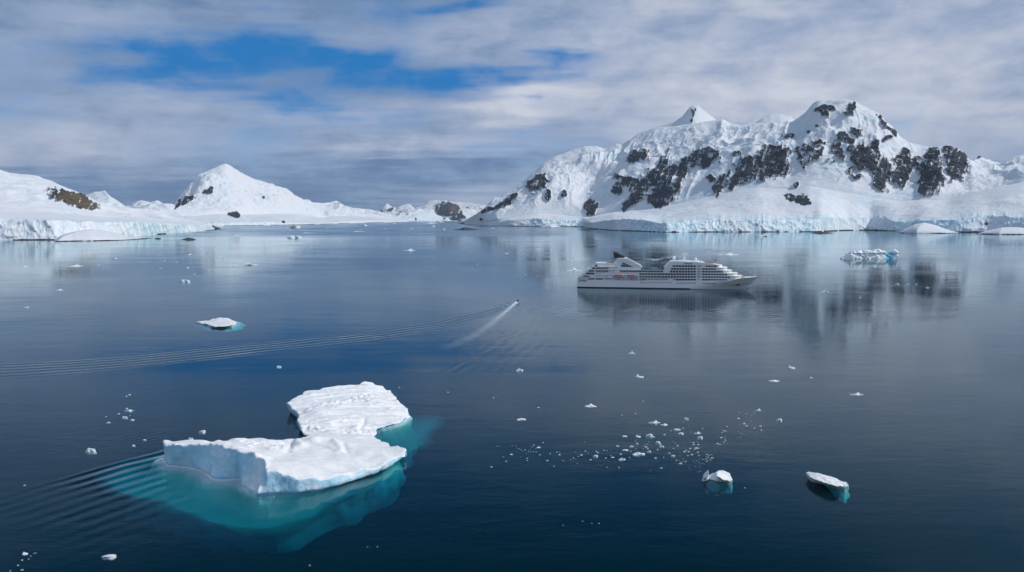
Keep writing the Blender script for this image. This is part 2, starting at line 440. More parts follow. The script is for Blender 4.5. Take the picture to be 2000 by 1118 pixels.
    for n, a in attrs.items():
        a = np.concatenate([a.ravel(), np.zeros(na+2)]); at = me.attributes.new(n, 'FLOAT', 'POINT'); at.data.foreach_set('value', a.astype(np.float32))
    o = bpy.data.objects.new('water', me); link(o); tag(o, kind='structure')
    # material
    m = bpy.data.materials.new('sea_water'); m.use_nodes = True; t = N(m.node_tree); t.n.clear()
    mo = t.node('ShaderNodeOutputMaterial')
    P = t.node('ShaderNodeNewGeometry').outputs['Position']
    dist = t.v('LENGTH', P) if False else t.node('ShaderNodeVectorMath', operation='LENGTH')
    t.put(dist.inputs[0], P); dist = dist.outputs['Value']
    rufa = t.attr('ruffle')
    patch = t.noise(t.v('MULTIPLY', P, (0.4, 1.0, 1.0)), 0.006, 5, 0.6, 1.0)         # cat's-paws
    pm = t.m('MULTIPLY_ADD', t.ramp(patch, 0.40, 0.66), 0.9, 0.35)
    n1 = t.noise(t.v('MULTIPLY', P, (0.5, 1.0, 1.0)), 0.85, 4, 0.6, 0.6)
    n2 = t.noise(t.v('MULTIPLY', P, (0.5, 1.0, 1.0)), 0.22, 3, 0.55, 0.5)
    n3 = t.noise(t.v('MULTIPLY', P, (0.4, 1.0, 1.0)), 0.045, 3, 0.5, 0.3)
    h = t.m('MULTIPLY', n1, 0.035)
    h = t.m('MULTIPLY_ADD', n2, 0.055, h)
    h = t.m('MULTIPLY', h, pm)
    h = t.m('MULTIPLY_ADD', n3, 0.12, h)
    rfn = t.noise(t.v('MULTIPLY', P, (0.3, 1.0, 1.0)), 0.05, 4, 0.7)
    h = t.m('MULTIPLY_ADD', t.m('MULTIPLY', rfn, rufa), 2.0, h)
    for i in range(nl):
        brk = None
        s_ = t.m('SINE', t.attr('ph%d' % i))
        h = t.m('MULTIPLY_ADD', s_, t.attr('am%d' % i), h)
    bp = t.node('ShaderNodeBump'); t.put(bp.inputs['Height'], h); bp.inputs['Distance'].default_value = 1.0; bp.inputs['Strength'].default_value = 1.0
    fr = t.node('ShaderNodeFresnel'); fr.inputs[0].default_value = 1.333; t.l.new(bp.outputs[0], fr.inputs['Normal'])
    gl = t.node('ShaderNodeBsdfGlossy'); gl.inputs['Color'].default_value = (0.85, 0.955, 1.0, 1); t.l.new(bp.outputs[0], gl.inputs['Normal'])
    rr = t.m('MULTIPLY_ADD', pm, 0.05, 0.01); rr = t.m('MULTIPLY_ADD', rufa, 0.16, rr); t.put(gl.inputs['Roughness'], rr)
    tr = t.node('ShaderNodeBsdfTransparent')
    df = t.node('ShaderNodeBsdfDiffuse'); df.inputs[0].default_value = (0.0, 0.075, 0.115, 1)
    body = t.node('ShaderNodeMixShader'); body.inputs[0].default_value = 0.15; t.l.new(tr.outputs[0], body.inputs[1]); t.l.new(df.outputs[0], body.inputs[2])
    bfc = t.node('ShaderNodeNewGeometry').outputs['Backfacing']
    ffac = t.m('ADD', t.m('MULTIPLY', fr.outputs[0], t.m('SUBTRACT', 1.0, bfc)), t.m('MULTIPLY', bfc, 0.05))
    ms = t.node('ShaderNodeMixShader'); t.put(ms.inputs[0], ffac); t.l.new(body.outputs[0], ms.inputs[1]); t.l.new(gl.outputs[0], ms.inputs[2])
    fo = t.node('ShaderNodeBsdfDiffuse'); fo.inputs[0].default_value = (0.75, 0.8, 0.84, 1)
    fm = t.m('MULTIPLY', t.attr('foam'), t.m('MULTIPLY_ADD', t.noise(P, 0.9, 5, 0.7), 1.1, 0.35), clamp=True)
    ms2 = t.node('ShaderNodeMixShader'); t.put(ms2.inputs[0], fm); t.l.new(ms.outputs[0], ms2.inputs[1]); t.l.new(fo.outputs[0], ms2.inputs[2])
    t.l.new(ms2.outputs[0], mo.inputs['Surface'])
    ab = t.node('ShaderNodeVolumeAbsorption'); ab.inputs['Color'].default_value = (0.0, 0.84, 0.875, 1); ab.inputs['Density'].default_value = 0.205
    t.l.new(ab.outputs[0], mo.inputs['Volume'])
    me.materials.append(m)
    # the dark sea bed under the bay
    a = np.radians(np.arange(0, 360, 6)); V = [(80000*math.sin(x), 80000*math.cos(x), -72) for x in a]
    mb = MB(); n = len(V); mb.slab([(v[0], v[1]) for v in V], -90, -72)
    tag(mb.build('seabed', plain('dark_mud', (0.03, 0.035, 0.035), 0.9)), kind='structure')
build_water()

# ------------------------------------------------------------------ terrain
def curve_az(pts, fn=None):
    a = [azel(p[0], p[1]) for p in pts]
    return np.array([x[0] for x in a]), np.array([x[1] for x in a])
def interp_r(shore, AZs):                      # shoreline: radial distance over azimuth
    aa, rr = [], []
    for p in shore:
        w = W(*p); aa.append(math.atan2(w[0], w[1])); rr.append(math.hypot(w[0], w[1]))
    return np.interp(AZs, aa, np.array(rr))
def terrain(name, shore, curves, ncol, rows, rocks=(), amp=60.0, lam=420.0, cliff=None, brown=(), seed=0.0, gully=0.5,
            ridge_amp=6.0, label=None, tex=1.0, iceamt=1.0, back=1500.0, rock_rows=True, slope_pow=None, wscale=1.0, flute=0.0):
    """curves: list of (image polyline, distance beyond the shore (number or polyline px->m)); last one is the ridge"""
    x0, x1 = shore[0], shore[-1]
    A0 = math.atan2(*W(*x0)[:2]); A1 = math.atan2(*W(*x1)[:2])
    az = np.linspace(A0, A1, ncol)
    dpc = (x1[0]-x0[0])/ncol
    def gs(a, s_):
        s_ = max(s_/dpc, 0.3); n_ = int(s_*3)+1; k_ = np.exp(-0.5*(np.arange(-n_, n_+1)/s_)**2); k_ /= k_.sum()
        return np.convolve(np.pad(a, n_, mode='edge'), k_, 'valid')
    r0 = gs(interp_r(shore, az), 4.0); nf_ = max(1, int(75/dpc)); pad_ = np.pad(r0, nf_, mode='edge')
    r0s = gs(np.max(np.stack([pad_[i:i+ncol] for i in range(0, 2*nf_+1, max(1, nf_//12))]), 0), 55.0)
    Rk = [r0]; Zk = [np.full(ncol, -3.0)]
    for pts, off in curves:
        ca, ce = curve_az(pts); te = gs(np.interp(az, ca, ce), 1.4 if pts is curves[-1][0] else 6.0)
        if isinstance(off, (int, float)): rr = r0+off
        elif off[0] == 'abs':
            oa = [azel(p[0], 425)[0] for p in off[1]]; rr = np.interp(az, oa, [p[1] for p in off[1]])
        else:
            oa = [azel(p[0], 425)[0] for p in off]; rr = (r0 if pts is curves[0][0] else r0s)+np.interp(az, oa, [p[1] for p in off])
        if pts is not curves[0][0]: rr = gs(rr, 40.0)
        rr = np.maximum(rr, Rk[-1]+5)
        Rk.append(rr); Zk.append(H+rr*te)
    Rk.append(Rk[-1]+back); Zk.append(Zk[-1]*0.35-40)
    R, Z, T, SEG = [], [], [], []
    pxw = 1/1560.0
    nseg = len(Rk)-1
    for k in range(nseg):
        n = rows[k]; tt = np.arange(n)/n if k < nseg-1 else np.linspace(0, 1, n)
        e = slope_pow[k] if slope_pow else 1.0
        for q in tt:
            zt_ = Zk[k+1]
            if k == nseg-2:
                d_ = (1-q)*(fbm(az*14+seed, az*0+q*1.6+seed, o=3)*70*wscale+18*math.sin(seed*5)*wscale)*pxw
                zt_ = np.interp(az+d_, az, Zk[k+1])
            R.append(Rk[k]+(Rk[k+1]-Rk[k])*q); Z.append(Zk[k]+(zt_-Zk[k])*q**e); T.append(np.full(ncol, q)); SEG.append(np.full(ncol, k))
    R, Z, T, SEG = [np.array(v) for v in (R, Z, T, SEG)]
    AZ = np.broadcast_to(az, R.shape).copy()
    X, Y = R*np.sin(AZ), R*np.cos(AZ)
    ridge_k = nseg-1                         # segment behind the ridge
    # envelopes: rough on the mountain face, tame at the shore shelf and exactly on the ridge line
    face = (SEG == ridge_k-1)
    env = np.where(face, np.sin(np.pi*np.clip(T, 0, 1))**0.7, 0.0)
    env = env*np.clip((Rk[-2]-Rk[-3])/1400, 0.05, 1)
    env = np.where(SEG == ridge_k, 0.2*sm(T, 0, .3), env)
    shelf = (SEG > 0) & (SEG < ridge_k-1)
    # gullies run down the fall line: fast across, slow along
    arcx = AZ*np.mean(r0)
    warp = fbm(X/900+seed, Y/900, o=3)*1.2
    g = ridged(arcx/(lam*0.75)+warp+seed, R/(lam*2.8)+seed, o=5, gain=0.5)
    f = fbm(X/lam*1.3+seed*3, Y/lam*1.3+seed, Z/lam, o=5, gain=0.5)*1.6+0.3*ridged(X/lam*2+seed, Y/lam*2, o=4)
    Z = Z+env*amp*(gully*g*0.9+(1-gully)*f)
    Z = Z+np.where(shelf, fbm(X/260+seed, Y/260, o=5)*amp*0.16*np.sin(np.pi*np.clip(T, 0, 1)), 0)
    Z = Z+env*flute*(ridged(arcx/75+warp*2+seed, R/900, o=3)-.3)*sm(T, .35, .8)
    rn = np.where(face, sm(T, .6, 1), np.where(SEG == ridge_k, 1-sm(T, 0, .25), 0))
    Z = Z+rn*ridge_amp*fbm(X/70+seed, Y/70, o=4)*1.5
    # glacier front: a broken, near-vertical cliff
    cl = (SEG == 0)
    if cliff:
        j = ridged(arcx/55+seed, Z/40, o=4)*cliff+fbm(arcx/160+seed, R*0+seed, o=3)*cliff*1.6+ridged(arcx/20+seed*2, Z/26, o=3)*cliff*0.55
        w = np.where(cl, sm(T, 0, .25)*0.8+0.2, np.where(SEG == 1, 1-sm(T, 0, .3), 0))
        R2 = R-j*w
        X, Y = R2*np.sin(AZ), R2*np.cos(AZ)
        Z = Z+np.where(cl, sm(T, .5, 1), np.where(SEG == 1, 1-sm(T, 0, .25), 0))*(fbm(arcx/45+seed, R*0, o=4)*cliff*0.45)
    px, py = project(X, Y, np.maximum(Z, -2))
    n2 = fbm(X/120+seed, Y/160, Z/60, o=5)
    wx = fbm(px/26+5, py/20, o=5)*16; wy = fbm(px/26+9, py/20+4, o=5)*12
    rock = np.zeros(X.shape); brn = np.zeros(X.shape)
    for rk in rocks:
        cx, cy, rx, ry = rk[:4]; ang = math.radians(rk[4] if len(rk) > 4 else 0); dens = rk[5] if len(rk) > 5 else 1.0
        k_ = min(1.0, min(rx, ry)/7.5)
        ux, uy = px-cx+wx*k_, py-cy+wy*k_
        a, b = (ux*math.cos(ang)+uy*math.sin(ang))/rx, (-ux*math.sin(ang)+uy*math.cos(ang))/ry
        q = 1.3-np.sqrt(a*a+b*b)
        rock = np.maximum(rock, np.clip(q*1.5, -1, 0.68*dens))
    streak = fbm((px+py*0.35)/5.5+seed, py/26, o=4)*0.9+fbm(px/9+3, py/6+seed, o=5)*0.9
    rock = rock+np.where(rock > 0, streak*0.85+n2*0.2, 0)
    rock = np.clip(rock, 0, 1)*(SEG < ridge_k)
    for bx in brown:
        brn = np.maximum(brn, 1-sm(np.hypot((px-bx[0])/bx[2], (py-bx[1])/bx[3]), .6, 1.2))
    if rock_rows:                                # dark wet rock along the water's edge
        low = (SEG == 0) & (Z < 3.2+3.5*fbm(arcx/90+seed, R*0, o=3))
        rock = np.where(low & (fbm(arcx/140+3+seed, R*0, o=3) > -0.12), 0.9, rock)
    ice = np.zeros(X.shape)
    if cliff: ice = np.where(cl, 1.0, np.where(SEG == 1, 1-sm(T, 0, .22), 0))*iceamt
    ice = ice*(0.25+0.75*sm(fbm(arcx/260+seed, R*0, o=4), -0.3, 0.25))
    # bluish broken ice where the face is steep and seracs show
    ser = sm(fbm(X/230+seed*2, Y/300, Z/160, o=5), 0.02, 0.26)
    ice = np.clip(ice+ser*0.45*(SEG < ridge_k)*(SEG > 0)*iceamt, 0, 1)
    # rock bands stand out as rougher relief
    nr, nc = X.shape
    rgh = sm(rock, .1, .6)*face
    dr = rgh*(ridged(X/60, Y/60, Z/110, o=4)*26+34)*tex
    X = X-dr*np.sin(AZ); Y = Y-dr*np.cos(AZ)
    idx = np.arange(nr*nc).reshape(nr, nc)
    F = np.stack([idx[:-1, :-1].ravel(), idx[:-1, 1:].ravel(), idx[1:, 1:].ravel(), idx[1:, :-1].ravel()], 1)
    V = np.stack([X.ravel(), Y.ravel(), Z.ravel()], 1)
    o = mesh_np(name, V, F, TERR, attrs={'rock': rock, 'ice': ice, 'brown': brn})
    tag(o, label, kind='structure')
    return o

# main massif on the right
SH_R = [(895, 437.6), (950, 441.5), (1000, 443), (1060, 443.4), (1138, 443.6), (1152, 447), (1200, 450.5), (1250, 452), (1300, 454), (1400, 453.5), (1500, 453.5),
        (1600, 453), (1650, 450.5), (1700, 450), (1745, 451.5), (1800, 453), (1870, 454), (1930, 454), (2000, 455), (2150, 457), (2400, 460)]
CL_R = [(895, 437), (930, 437), (955, 437), (970, 434), (990, 431), (1050, 427), (1100, 430), (1136, 432), (1155, 436), (1180, 431), (1220, 428), (1260, 430), (1290, 437),
        (1330, 434), (1380, 430), (1430, 431), (1480, 430), (1540, 433), (1590, 431), (1600, 425), (1650, 425), (1730, 428), (1760, 435), (1800, 431), (1870, 430), (1900, 421),
        (1960, 422), (2000, 426), (2150, 424), (2400, 428)]
TOE_R = [(895, 436), (950, 431), (1000, 425), (1050, 417), (1100, 421), (1150, 424), (1200, 414), (1260, 410), (1320, 399), (1380, 386), (1440, 372), (1480, 366), (1540, 370),
         (1580, 363), (1640, 374), (1700, 385), (1760, 394), (1800, 390), (1850, 392), (1900, 378), (1950, 368), (2000, 362), (2150, 380), (2400, 400)]
RD_R = [(895, 436), (905, 434), (920, 425), (940, 412), (960, 398), (985, 380), (1010, 363), (1030, 347), (1050, 330), (1062, 319), (1080, 308), (1100, 300), (1120, 292), (1140, 286),
        (1165, 286), (1180, 290), (1195, 284), (1205, 281), (1215, 283), (1230, 272), (1245, 262), (1260, 256), (1280, 250), (1300, 248), (1320, 247), (1340, 244),
        (1360, 241), (1380, 238), (1400, 235), (1412, 233), (1425, 240), (1445, 245), (1460, 243), (1480, 240), (1500, 241), (1520, 241), (1548, 238), (1560, 231),
        (1570, 223), (1580, 212), (1588, 202), (1598, 196), (1625, 196), (1650, 194), (1660, 196), (1675, 201), (1690, 210), (1705, 217), (1718, 225), (1730, 238),
        (1742, 247), (1750, 259), (1757, 267), (1775, 278), (1800, 285), (1830, 288), (1850, 284), (1870, 289), (1885, 300), (1893, 312), (1905, 316), (1914, 306), (1925, 314),
        (1945, 323), (1955, 321), (1970, 314), (1985, 307), (2000, 303), (2050, 298), (2150, 330), (2400, 370)]
RK_R = [(1052, 358, 24, 13, -35), (1071, 380, 5, 12, 10), (1001, 386, 11, 6, -30), (984, 397, 17, 7, -35), (953, 411, 12, 4, -20), (1104, 378, 6, 7, 0), (1153, 405, 12, 15, 20),
        (1247, 303, 23, 12, -15), (1220, 353, 28, 11, 15), (1206, 366, 10, 14, 30), (1248, 370, 13, 42, 32), (1240, 388, 12, 16, 30), (1278, 340, 9, 50, 35, .85), (1300, 362, 26, 34, 35),
        (1290, 385, 26, 18, -25), (1326, 334, 26, 16, -20), (1378, 305, 26, 17, -10, .85), (1385, 352, 7, 7, -45), (1408, 360, 12, 24, 30), (1345, 320, 18, 14, -40, .8),
        (1455, 330, 26, 22, -40), (1490, 325, 50, 23, -4), (1515, 298, 30, 15, 5), (1432, 355, 6, 16, 25), (1538, 266, 12, 4, -5, .9), (1528, 330, 14, 16, 30),
        (1566, 313, 7, 16, -20), (1575, 300, 20, 15, 20, .72), (1597, 289, 16, 12, -30, .76), (1580, 259, 5, 2.5), (1596, 246, 4, 2), (1604, 277, 4, 3),
        (1610, 215, 20, 6, -5), (1608, 224, 8, 7, -30), (1664, 207, 12, 7, -40), (1656, 216, 8, 8, -40), (1730, 243, 14, 4, 45), (1745, 258, 8, 5, 40), (1718, 228, 5, 3, 40),
        (1655, 274, 20, 6, 10), (1677, 258, 10, 10, -50, .85), (1648, 266, 7, 8, -60), (1636, 292, 9, 16, -30, .82), (1622, 313, 8, 5, 0, .8), (1643, 305, 5, 10, 0, .8), (1662, 290, 8, 5, -30, .8),
        (1684, 305, 22, 22, -20), (1696, 318, 20, 14, 0), (1716, 292, 8, 18, -15), (1733, 272, 6, 10, 40), (1665, 335, 8, 8, 30), (1676, 345, 10, 5, -20), (1724, 335, 18, 30, -12),
        (1715, 358, 10, 10, 0), (1760, 342, 16, 22, 5), (1764, 304, 13, 17, -10, .9), (1790, 322, 12, 15, 0, .72), (1820, 345, 22, 32, -8), (1808, 358, 14, 22, 0), (1826, 300, 12, 14, 10, .9),
        (1868, 318, 21, 30, 12), (1858, 295, 14, 10, 20), (1880, 300, 12, 8, 35), (1545, 385, 16, 5, 10), (1560, 391, 24, 8, 5), (1572, 398, 14, 4, 5), (1555, 364, 4, 6, 40, .8),
        (1914, 306, 6, 3), (903, 437, 5, 2), (1925, 438, 4, 3), (942, 430, 3, 3), (1440, 300, 10, 5, 0, .7)]
terrain('mountain', SH_R, [(CL_R, [(895, 20), (960, 60), (1138, 90), (1160, 90), (2400, 90)]),
                           (TOE_R, ('abs', [(895, 7400), (950, 7200), (1000, 7050), (1138, 7000), (1250, 6500), (1400, 6000), (1600, 5700), (2000, 5700), (2400, 5700)])),
                           (RD_R, ('abs', [(895, 7600), (950, 8000), (1050, 8500), (1138, 8700), (1250, 8500), (1400, 8100), (1600, 7400), (1760, 7200), (1880, 6900), (2000, 8200), (2400, 8200)]))],
        1500, [16, 60, 230, 24], RK_R, flute=26, amp=190, lam=560, cliff=16, seed=1.7, gully=0.6, ridge_amp=7, label='snow mountain massif with dark rock faces above a glacier front')

# sunlit pyramid peak and snowy hump behind the massif
terrain('mountain_peak', [(1240, 439), (1600, 439)],
        [([(1240, 300), (1600, 300)], 500), ([(1240, 262), (1290, 247), (1318, 238), (1333, 227), (1342, 216), (1350, 207.5), (1357, 206), (1364, 207), (1372, 214), (1385, 224), (1398, 234), (1415, 246),
          (1440, 252), (1470, 244), (1490, 230), (1505, 224), (1525, 223), (1545, 228), (1560, 244), (1600, 262)], ('abs', [(1240, 10600), (1355, 9900), (1450, 10600), (1600, 10600)]))],
        420, [6, 140, 10], [(1354, 222, 3, 8, -10), (1352, 236, 3, 4, 0, .9), (1360, 214, 2, 3)], amp=50, lam=260, seed=4.1, gully=0.75, ridge_amp=4, rock_rows=False,
        label='small sunlit pyramid peak rising behind the massif')

# left shore: near ice shelf and hill with a brown rock face
terrain('snow_hill', [(-420, 480), (-200, 474), (0, 469.5), (100, 469), (180, 467), (270, 462), (330, 457), (380, 453), (415, 450), (428, 448.5), (434, 447.6)],
        [([(-420, 420), (-200, 424), (0, 428), (60, 430), (130, 432), (200, 434), (260, 434), (300, 436), (350, 438), (400, 441), (428, 446.5), (434, 447)], 55),
         ([(-420, 400), (-200, 410), (0, 414), (100, 418), (200, 424), (260, 427), (330, 432), (400, 438), (428, 446), (434, 446.8)], [(-420, 350), (200, 420), (400, 300), (434, 60)]),
         ([(-420, 300), (-200, 312), (-60, 326), (0, 332), (20, 338), (38, 340), (55, 341), (74, 344), (80, 346), (87, 350), (100, 353), (120, 363), (140, 372), (160, 381), (180, 391), (200, 399),
           (230, 405), (265, 411.5), (300, 417), (340, 425), (380, 433), (410, 440), (428, 445.5), (434, 446.6)], [(-420, 1500), (0, 1700), (150, 2100), (265, 2300), (330, 1700), (400, 900), (434, 120)])],
        760, [18, 34, 150, 14], [(143, 385, 46, 10, 17), (150, 394, 42, 9, 12), (120, 382, 20, 8, 30), (418, 441, 3, 3), (424, 446, 8, 3, 20)], amp=60, lam=520, cliff=13, brown=[(182, 400, 45, 14), (140, 390, 40, 16)],
        seed=8.3, gully=0.25, ridge_amp=4, label='low snow hill with one brown rock face at the left shore')
# small white peak behind it
terrain('snow_peak', [(120, 440), (290, 440)],
        [([(120, 425), (290, 425)], 200), ([(120, 402), (160, 386), (170, 380), (185, 375), (198, 374), (204, 371.5), (208, 376), (213, 382), (224, 389), (233, 396), (243, 404), (252, 409.5), (265, 414), (290, 420)], 1500)],
        200, [4, 60, 6], [(214, 400, 7, 1.8, 10), (249, 408, 3, 1.5)], amp=45, lam=300, seed=2.2, gully=0.5, ridge_amp=6, rock_rows=False, label='small white peak behind the hill with the brown rock')
# the pointed peak in the middle left, with its long skirt of snow
terrain('mountain_slope', [(180, 443), (330, 443), (430, 442), (500, 441), (560, 440), (625, 438.6), (636, 437.8), (700, 436.2), (760, 434.8), (796, 433.6)],
        [([(180, 440), (330, 439), (430, 436), (470, 435), (520, 434), (560, 435), (600, 436), (627, 437), (640, 435.5), (700, 431), (760, 431), (796, 433.4)], 70),
         ([(180, 425), (300, 422), (380, 422), (430, 418), (480, 420), (530, 418), (570, 417), (600, 422), (630, 426), (660, 422), (700, 424), (750, 426), (796, 433)], [(180, 400), (600, 900), (796, 200)]),
         ([(180, 409), (262, 411.5), (300, 411), (335, 405), (345, 392), (352, 381), (365, 368), (378, 352), (388, 341), (400, 336), (415, 330), (430, 323), (440, 319.5), (450, 324), (470, 337), (490, 347), (510, 356),
           (530, 364), (550, 371), (555, 377), (580, 386), (605, 395), (630, 397), (643, 396), (650, 394), (657, 392), (664, 398), (675, 404), (690, 407), (730, 413), (760, 421), (780, 428), (796, 432.8)],
          [(180, 2500), (300, 2600), (440, 2400), (600, 2400), (700, 2600), (796, 600)])],
        900, [12, 40, 170, 12], [(362, 390, 15, 5, -30), (347, 401, 8, 3, -40), (374, 387, 11, 3, -5), (406, 375, 9, 5, -35), (457, 420, 11, 5, 15), (514, 387, 2.5, 3, 50), (554, 434, 3, 2.5), (412, 368, 4, 3)],
        amp=210, lam=760, flute=14, cliff=14, seed=5.9, gully=0.35, ridge_amp=5, label='pointed snow peak with a long low skirt reaching the channel')
# far end of the channel
terrain('rocky_mountain', [(770, 432.6), (800, 432.3), (850, 432), (900, 431.8), (960, 431.5)],
        [([(770, 432), (790, 429), (810, 425), (830, 427), (860, 429), (960, 429)], 100),
         ([(770, 424), (786, 419), (804, 414), (817, 410), (832, 407), (843, 404), (850, 400), (857, 395.5), (865, 391.5), (875, 395), (884, 398.5), (892, 401), (897, 405), (903, 409), (912, 413), (920, 418), (935, 428), (960, 431)], 1900)],
        340, [6, 120, 10], [(874, 410, 17, 13, 25), (885, 414, 18, 12, 35), (860, 408, 12, 8, 20), (896, 418, 14, 7, 40), (812, 428, 2, 2)], amp=170, lam=700, cliff=12, brown=[(890, 408, 14, 12)], seed=3.3, gully=0.6,
        ridge_amp=14, tex=3.0, label='far sunlit white mountain with one grey rock face across the channel', slope_pow=[1, .8, 1])
terrain('distant_mountain', [(690, 429.2), (1000, 429.2)],
        [([(690, 428), (735, 415), (743, 412), (748, 405), (756, 396.5), (762, 402), (766, 405), (771, 404), (776, 408), (783, 404.5), (790, 400), (797, 398.5), (803, 401), (808, 408), (815, 407), (825, 402), (836, 393), (850, 391),
           (880, 394), (905, 396), (930, 400), (960, 402), (1000, 408)], 4000)],
        260, [70, 8], [(745, 415, 6, 6, 0), (764, 409, 5, 3, -30), (783, 417, 7, 3, -30), (913, 406, 3, 2)], amp=420, lam=1500, seed=9.3, gully=0.5, ridge_amp=30, rock_rows=False, label='far hazy peaks at the end of the channel')

# ------------------------------------------------------------------ surface nets: solids from a distance field
def surface_nets(F, org, h):
    nx, ny, nz = F.shape
    s = F < 0
    c = s[:-1, :-1, :-1].astype(np.int8)
    tot = np.zeros_like(c, dtype=np.int8)
    for a in (0, 1):
        for b in (0, 1):
            for d in (0, 1): tot += s[a:nx-1+a, b:ny-1+b, d:nz-1+d]
    act = np.argwhere((tot > 0) & (tot < 8))
    idx = np.full((nx-1, ny-1, nz-1), -1, np.int64); idx[act[:, 0], act[:, 1], act[:, 2]] = np.arange(len(act))
    acc = np.zeros((len(act), 3)); cnt = np.zeros(len(act))
    cr = [(a, b, d) for a in (0, 1) for b in (0, 1) for d in (0, 1)]
    val = {q: F[act[:, 0]+q[0], act[:, 1]+q[1], act[:, 2]+q[2]] for q in cr}
    for q in cr:
        for ax in range(3):
            if q[ax] == 0:
                q2 = tuple(1 if i == ax else q[i] for i in range(3)); a, b = val[q], val[q2]
                m = (a < 0) != (b < 0); tt = np.where(m, a/np.where(m, a-b, 1), 0)
                for i in range(3): acc[:, i] += np.where(m, q[i]+(tt if i == ax else 0), 0)
                cnt += m
    V = (act+acc/cnt[:, None])*h+np.array(org)
    Q = []
    for ax in range(3):
        sl0 = [slice(None)]*3; sl1 = [slice(None)]*3; sl0[ax] = slice(0, -1); sl1[ax] = slice(1, None)
        a, b = s[tuple(sl0)], s[tuple(sl1)]
        e = np.argwhere(a != b); o1, o2 = [i for i in range(3) if i != ax]
        lim = [nx-1, ny-1, nz-1]
        ok = (e[:, o1] > 0) & (e[:, o2] > 0) & (e[:, o1] < lim[o1]) & (e[:, o2] < lim[o2]); e = e[ok]
        def cell(d1, d2):
            q = e.copy(); q[:, o1] += d1; q[:, o2] += d2; return idx[q[:, 0], q[:, 1], q[:, 2]]
        quad = np.stack([cell(-1, -1), cell(0, -1), cell(0, 0), cell(-1, 0)], 1)
        flip = a[e[:, 0], e[:, 1], e[:, 2]]
        if ax == 1: flip = ~flip
        quad = np.where(flip[:, None], quad, quad[:, ::-1])
        Q.append(quad)
    Q = np.concatenate(Q)
    lab = np.arange(len(V)); ed = np.concatenate([Q[:, [0, 1]], Q[:, [1, 2]], Q[:, [2, 3]]])
    for _ in range(400):                      # keep only the largest connected piece
        m = np.minimum(lab[ed[:, 0]], lab[ed[:, 1]]); old = lab.copy()
        np.minimum.at(lab, ed[:, 0], m); np.minimum.at(lab, ed[:, 1], m); lab = lab[lab]
        if (lab == old).all(): break
    u_, c_ = np.unique(lab, return_counts=True); keep = lab == u_[c_.argmax()]
    new = np.cumsum(keep)-1; Q = Q[keep[Q[:, 0]]]
    return V[keep], new[Q]
def sdpoly(X, Y, pts):
    d = np.full(X.shape, 1e9); ins = np.zeros(X.shape, bool); n = len(pts)
    for i in range(n):
        x0, y0 = pts[i]; x1, y1 = pts[(i+1) % n]; ex, ey = x1-x0, y1-y0
        tt = np.clip(((X-x0)*ex+(Y-y0)*ey)/(ex*ex+ey*ey+1e-9), 0, 1)
        d = np.minimum(d, (X-x0-tt*ex)**2+(Y-y0-tt*ey)**2)
        c = ((y0 > Y) != (y1 > Y)) & (X < (x1-x0)*(Y-y0)/(y1-y0+1e-12)+x0); ins ^= c
    return np.where(ins, -1, 1)*np.sqrt(d)
def idw(X, Y, pts, p=2.6):
    s = 0; w = 0
    for x, y, z in pts:
        q = 1/((X-x)**2+(Y-y)**2+0.6)**(p/2); s = s+q*z; w = w+q
    return s/w
def smin(a, b, k):
    h = np.clip(0.5+0.5*(b-a)/k, 0, 1); return b*(1-h)+a*h-k*h*(1-h)
def grid3(lo, hi, h):
    ax = [np.arange(lo[i], hi[i]+h, h) for i in range(3)]
    return ax
def wl_z(px, py, y):                          # height of the point seen at (px,py) lying at forward distance y
    r = ray(px, py); return H+r[2]*y/r[1]

def lobe(X, Y, Z, top, wl, foot, extra_z=(), foot_depth=9.0, fexp=0.42, soft=0):
    T3 = [W(*p) for p in top]; tp = [(a, b) for a, b, c in T3]
    X2, Y2 = X[:, :, 0], Y[:, :, 0]
    zt = idw(X2, Y2, T3+[W(*p) for p in extra_z])
    sT = sdpoly(X2, Y2, tp)[:, :, None]; sW = sdpoly(X2, Y2, wl)[:, :, None]; sF = sdpoly(X2, Y2, foot)[:, :, None]
    zt3 = zt[:, :, None]
    up = np.clip(Z/np.maximum(zt3, 0.8), 0, 1)
    a = sW*(1-up)+sT*up
    if soft:
        for _ in range(3):
            k_ = soft; c_ = np.cumsum(np.cumsum(np.pad(sF[:, :, 0], ((k_+1, k_), (k_+1, k_)), mode='edge'), 0), 1)
            sF = ((c_[2*k_+1:, 2*k_+1:]-c_[:-2*k_-1, 2*k_+1:]-c_[2*k_+1:, :-2*k_-1]+c_[:-2*k_-1, :-2*k_-1])/(2*k_+1)**2)[:, :, None]
        sF = sF+(fbm(X2/16+2, Y2/16, o=2)*2.5)[:, :, None]
    dn = np.clip(-Z/foot_depth, 0, 1)**fexp
    b = sW*(1-dn)+sF*dn
    side = np.where(Z >= 0, a, b)
    return side, zt3

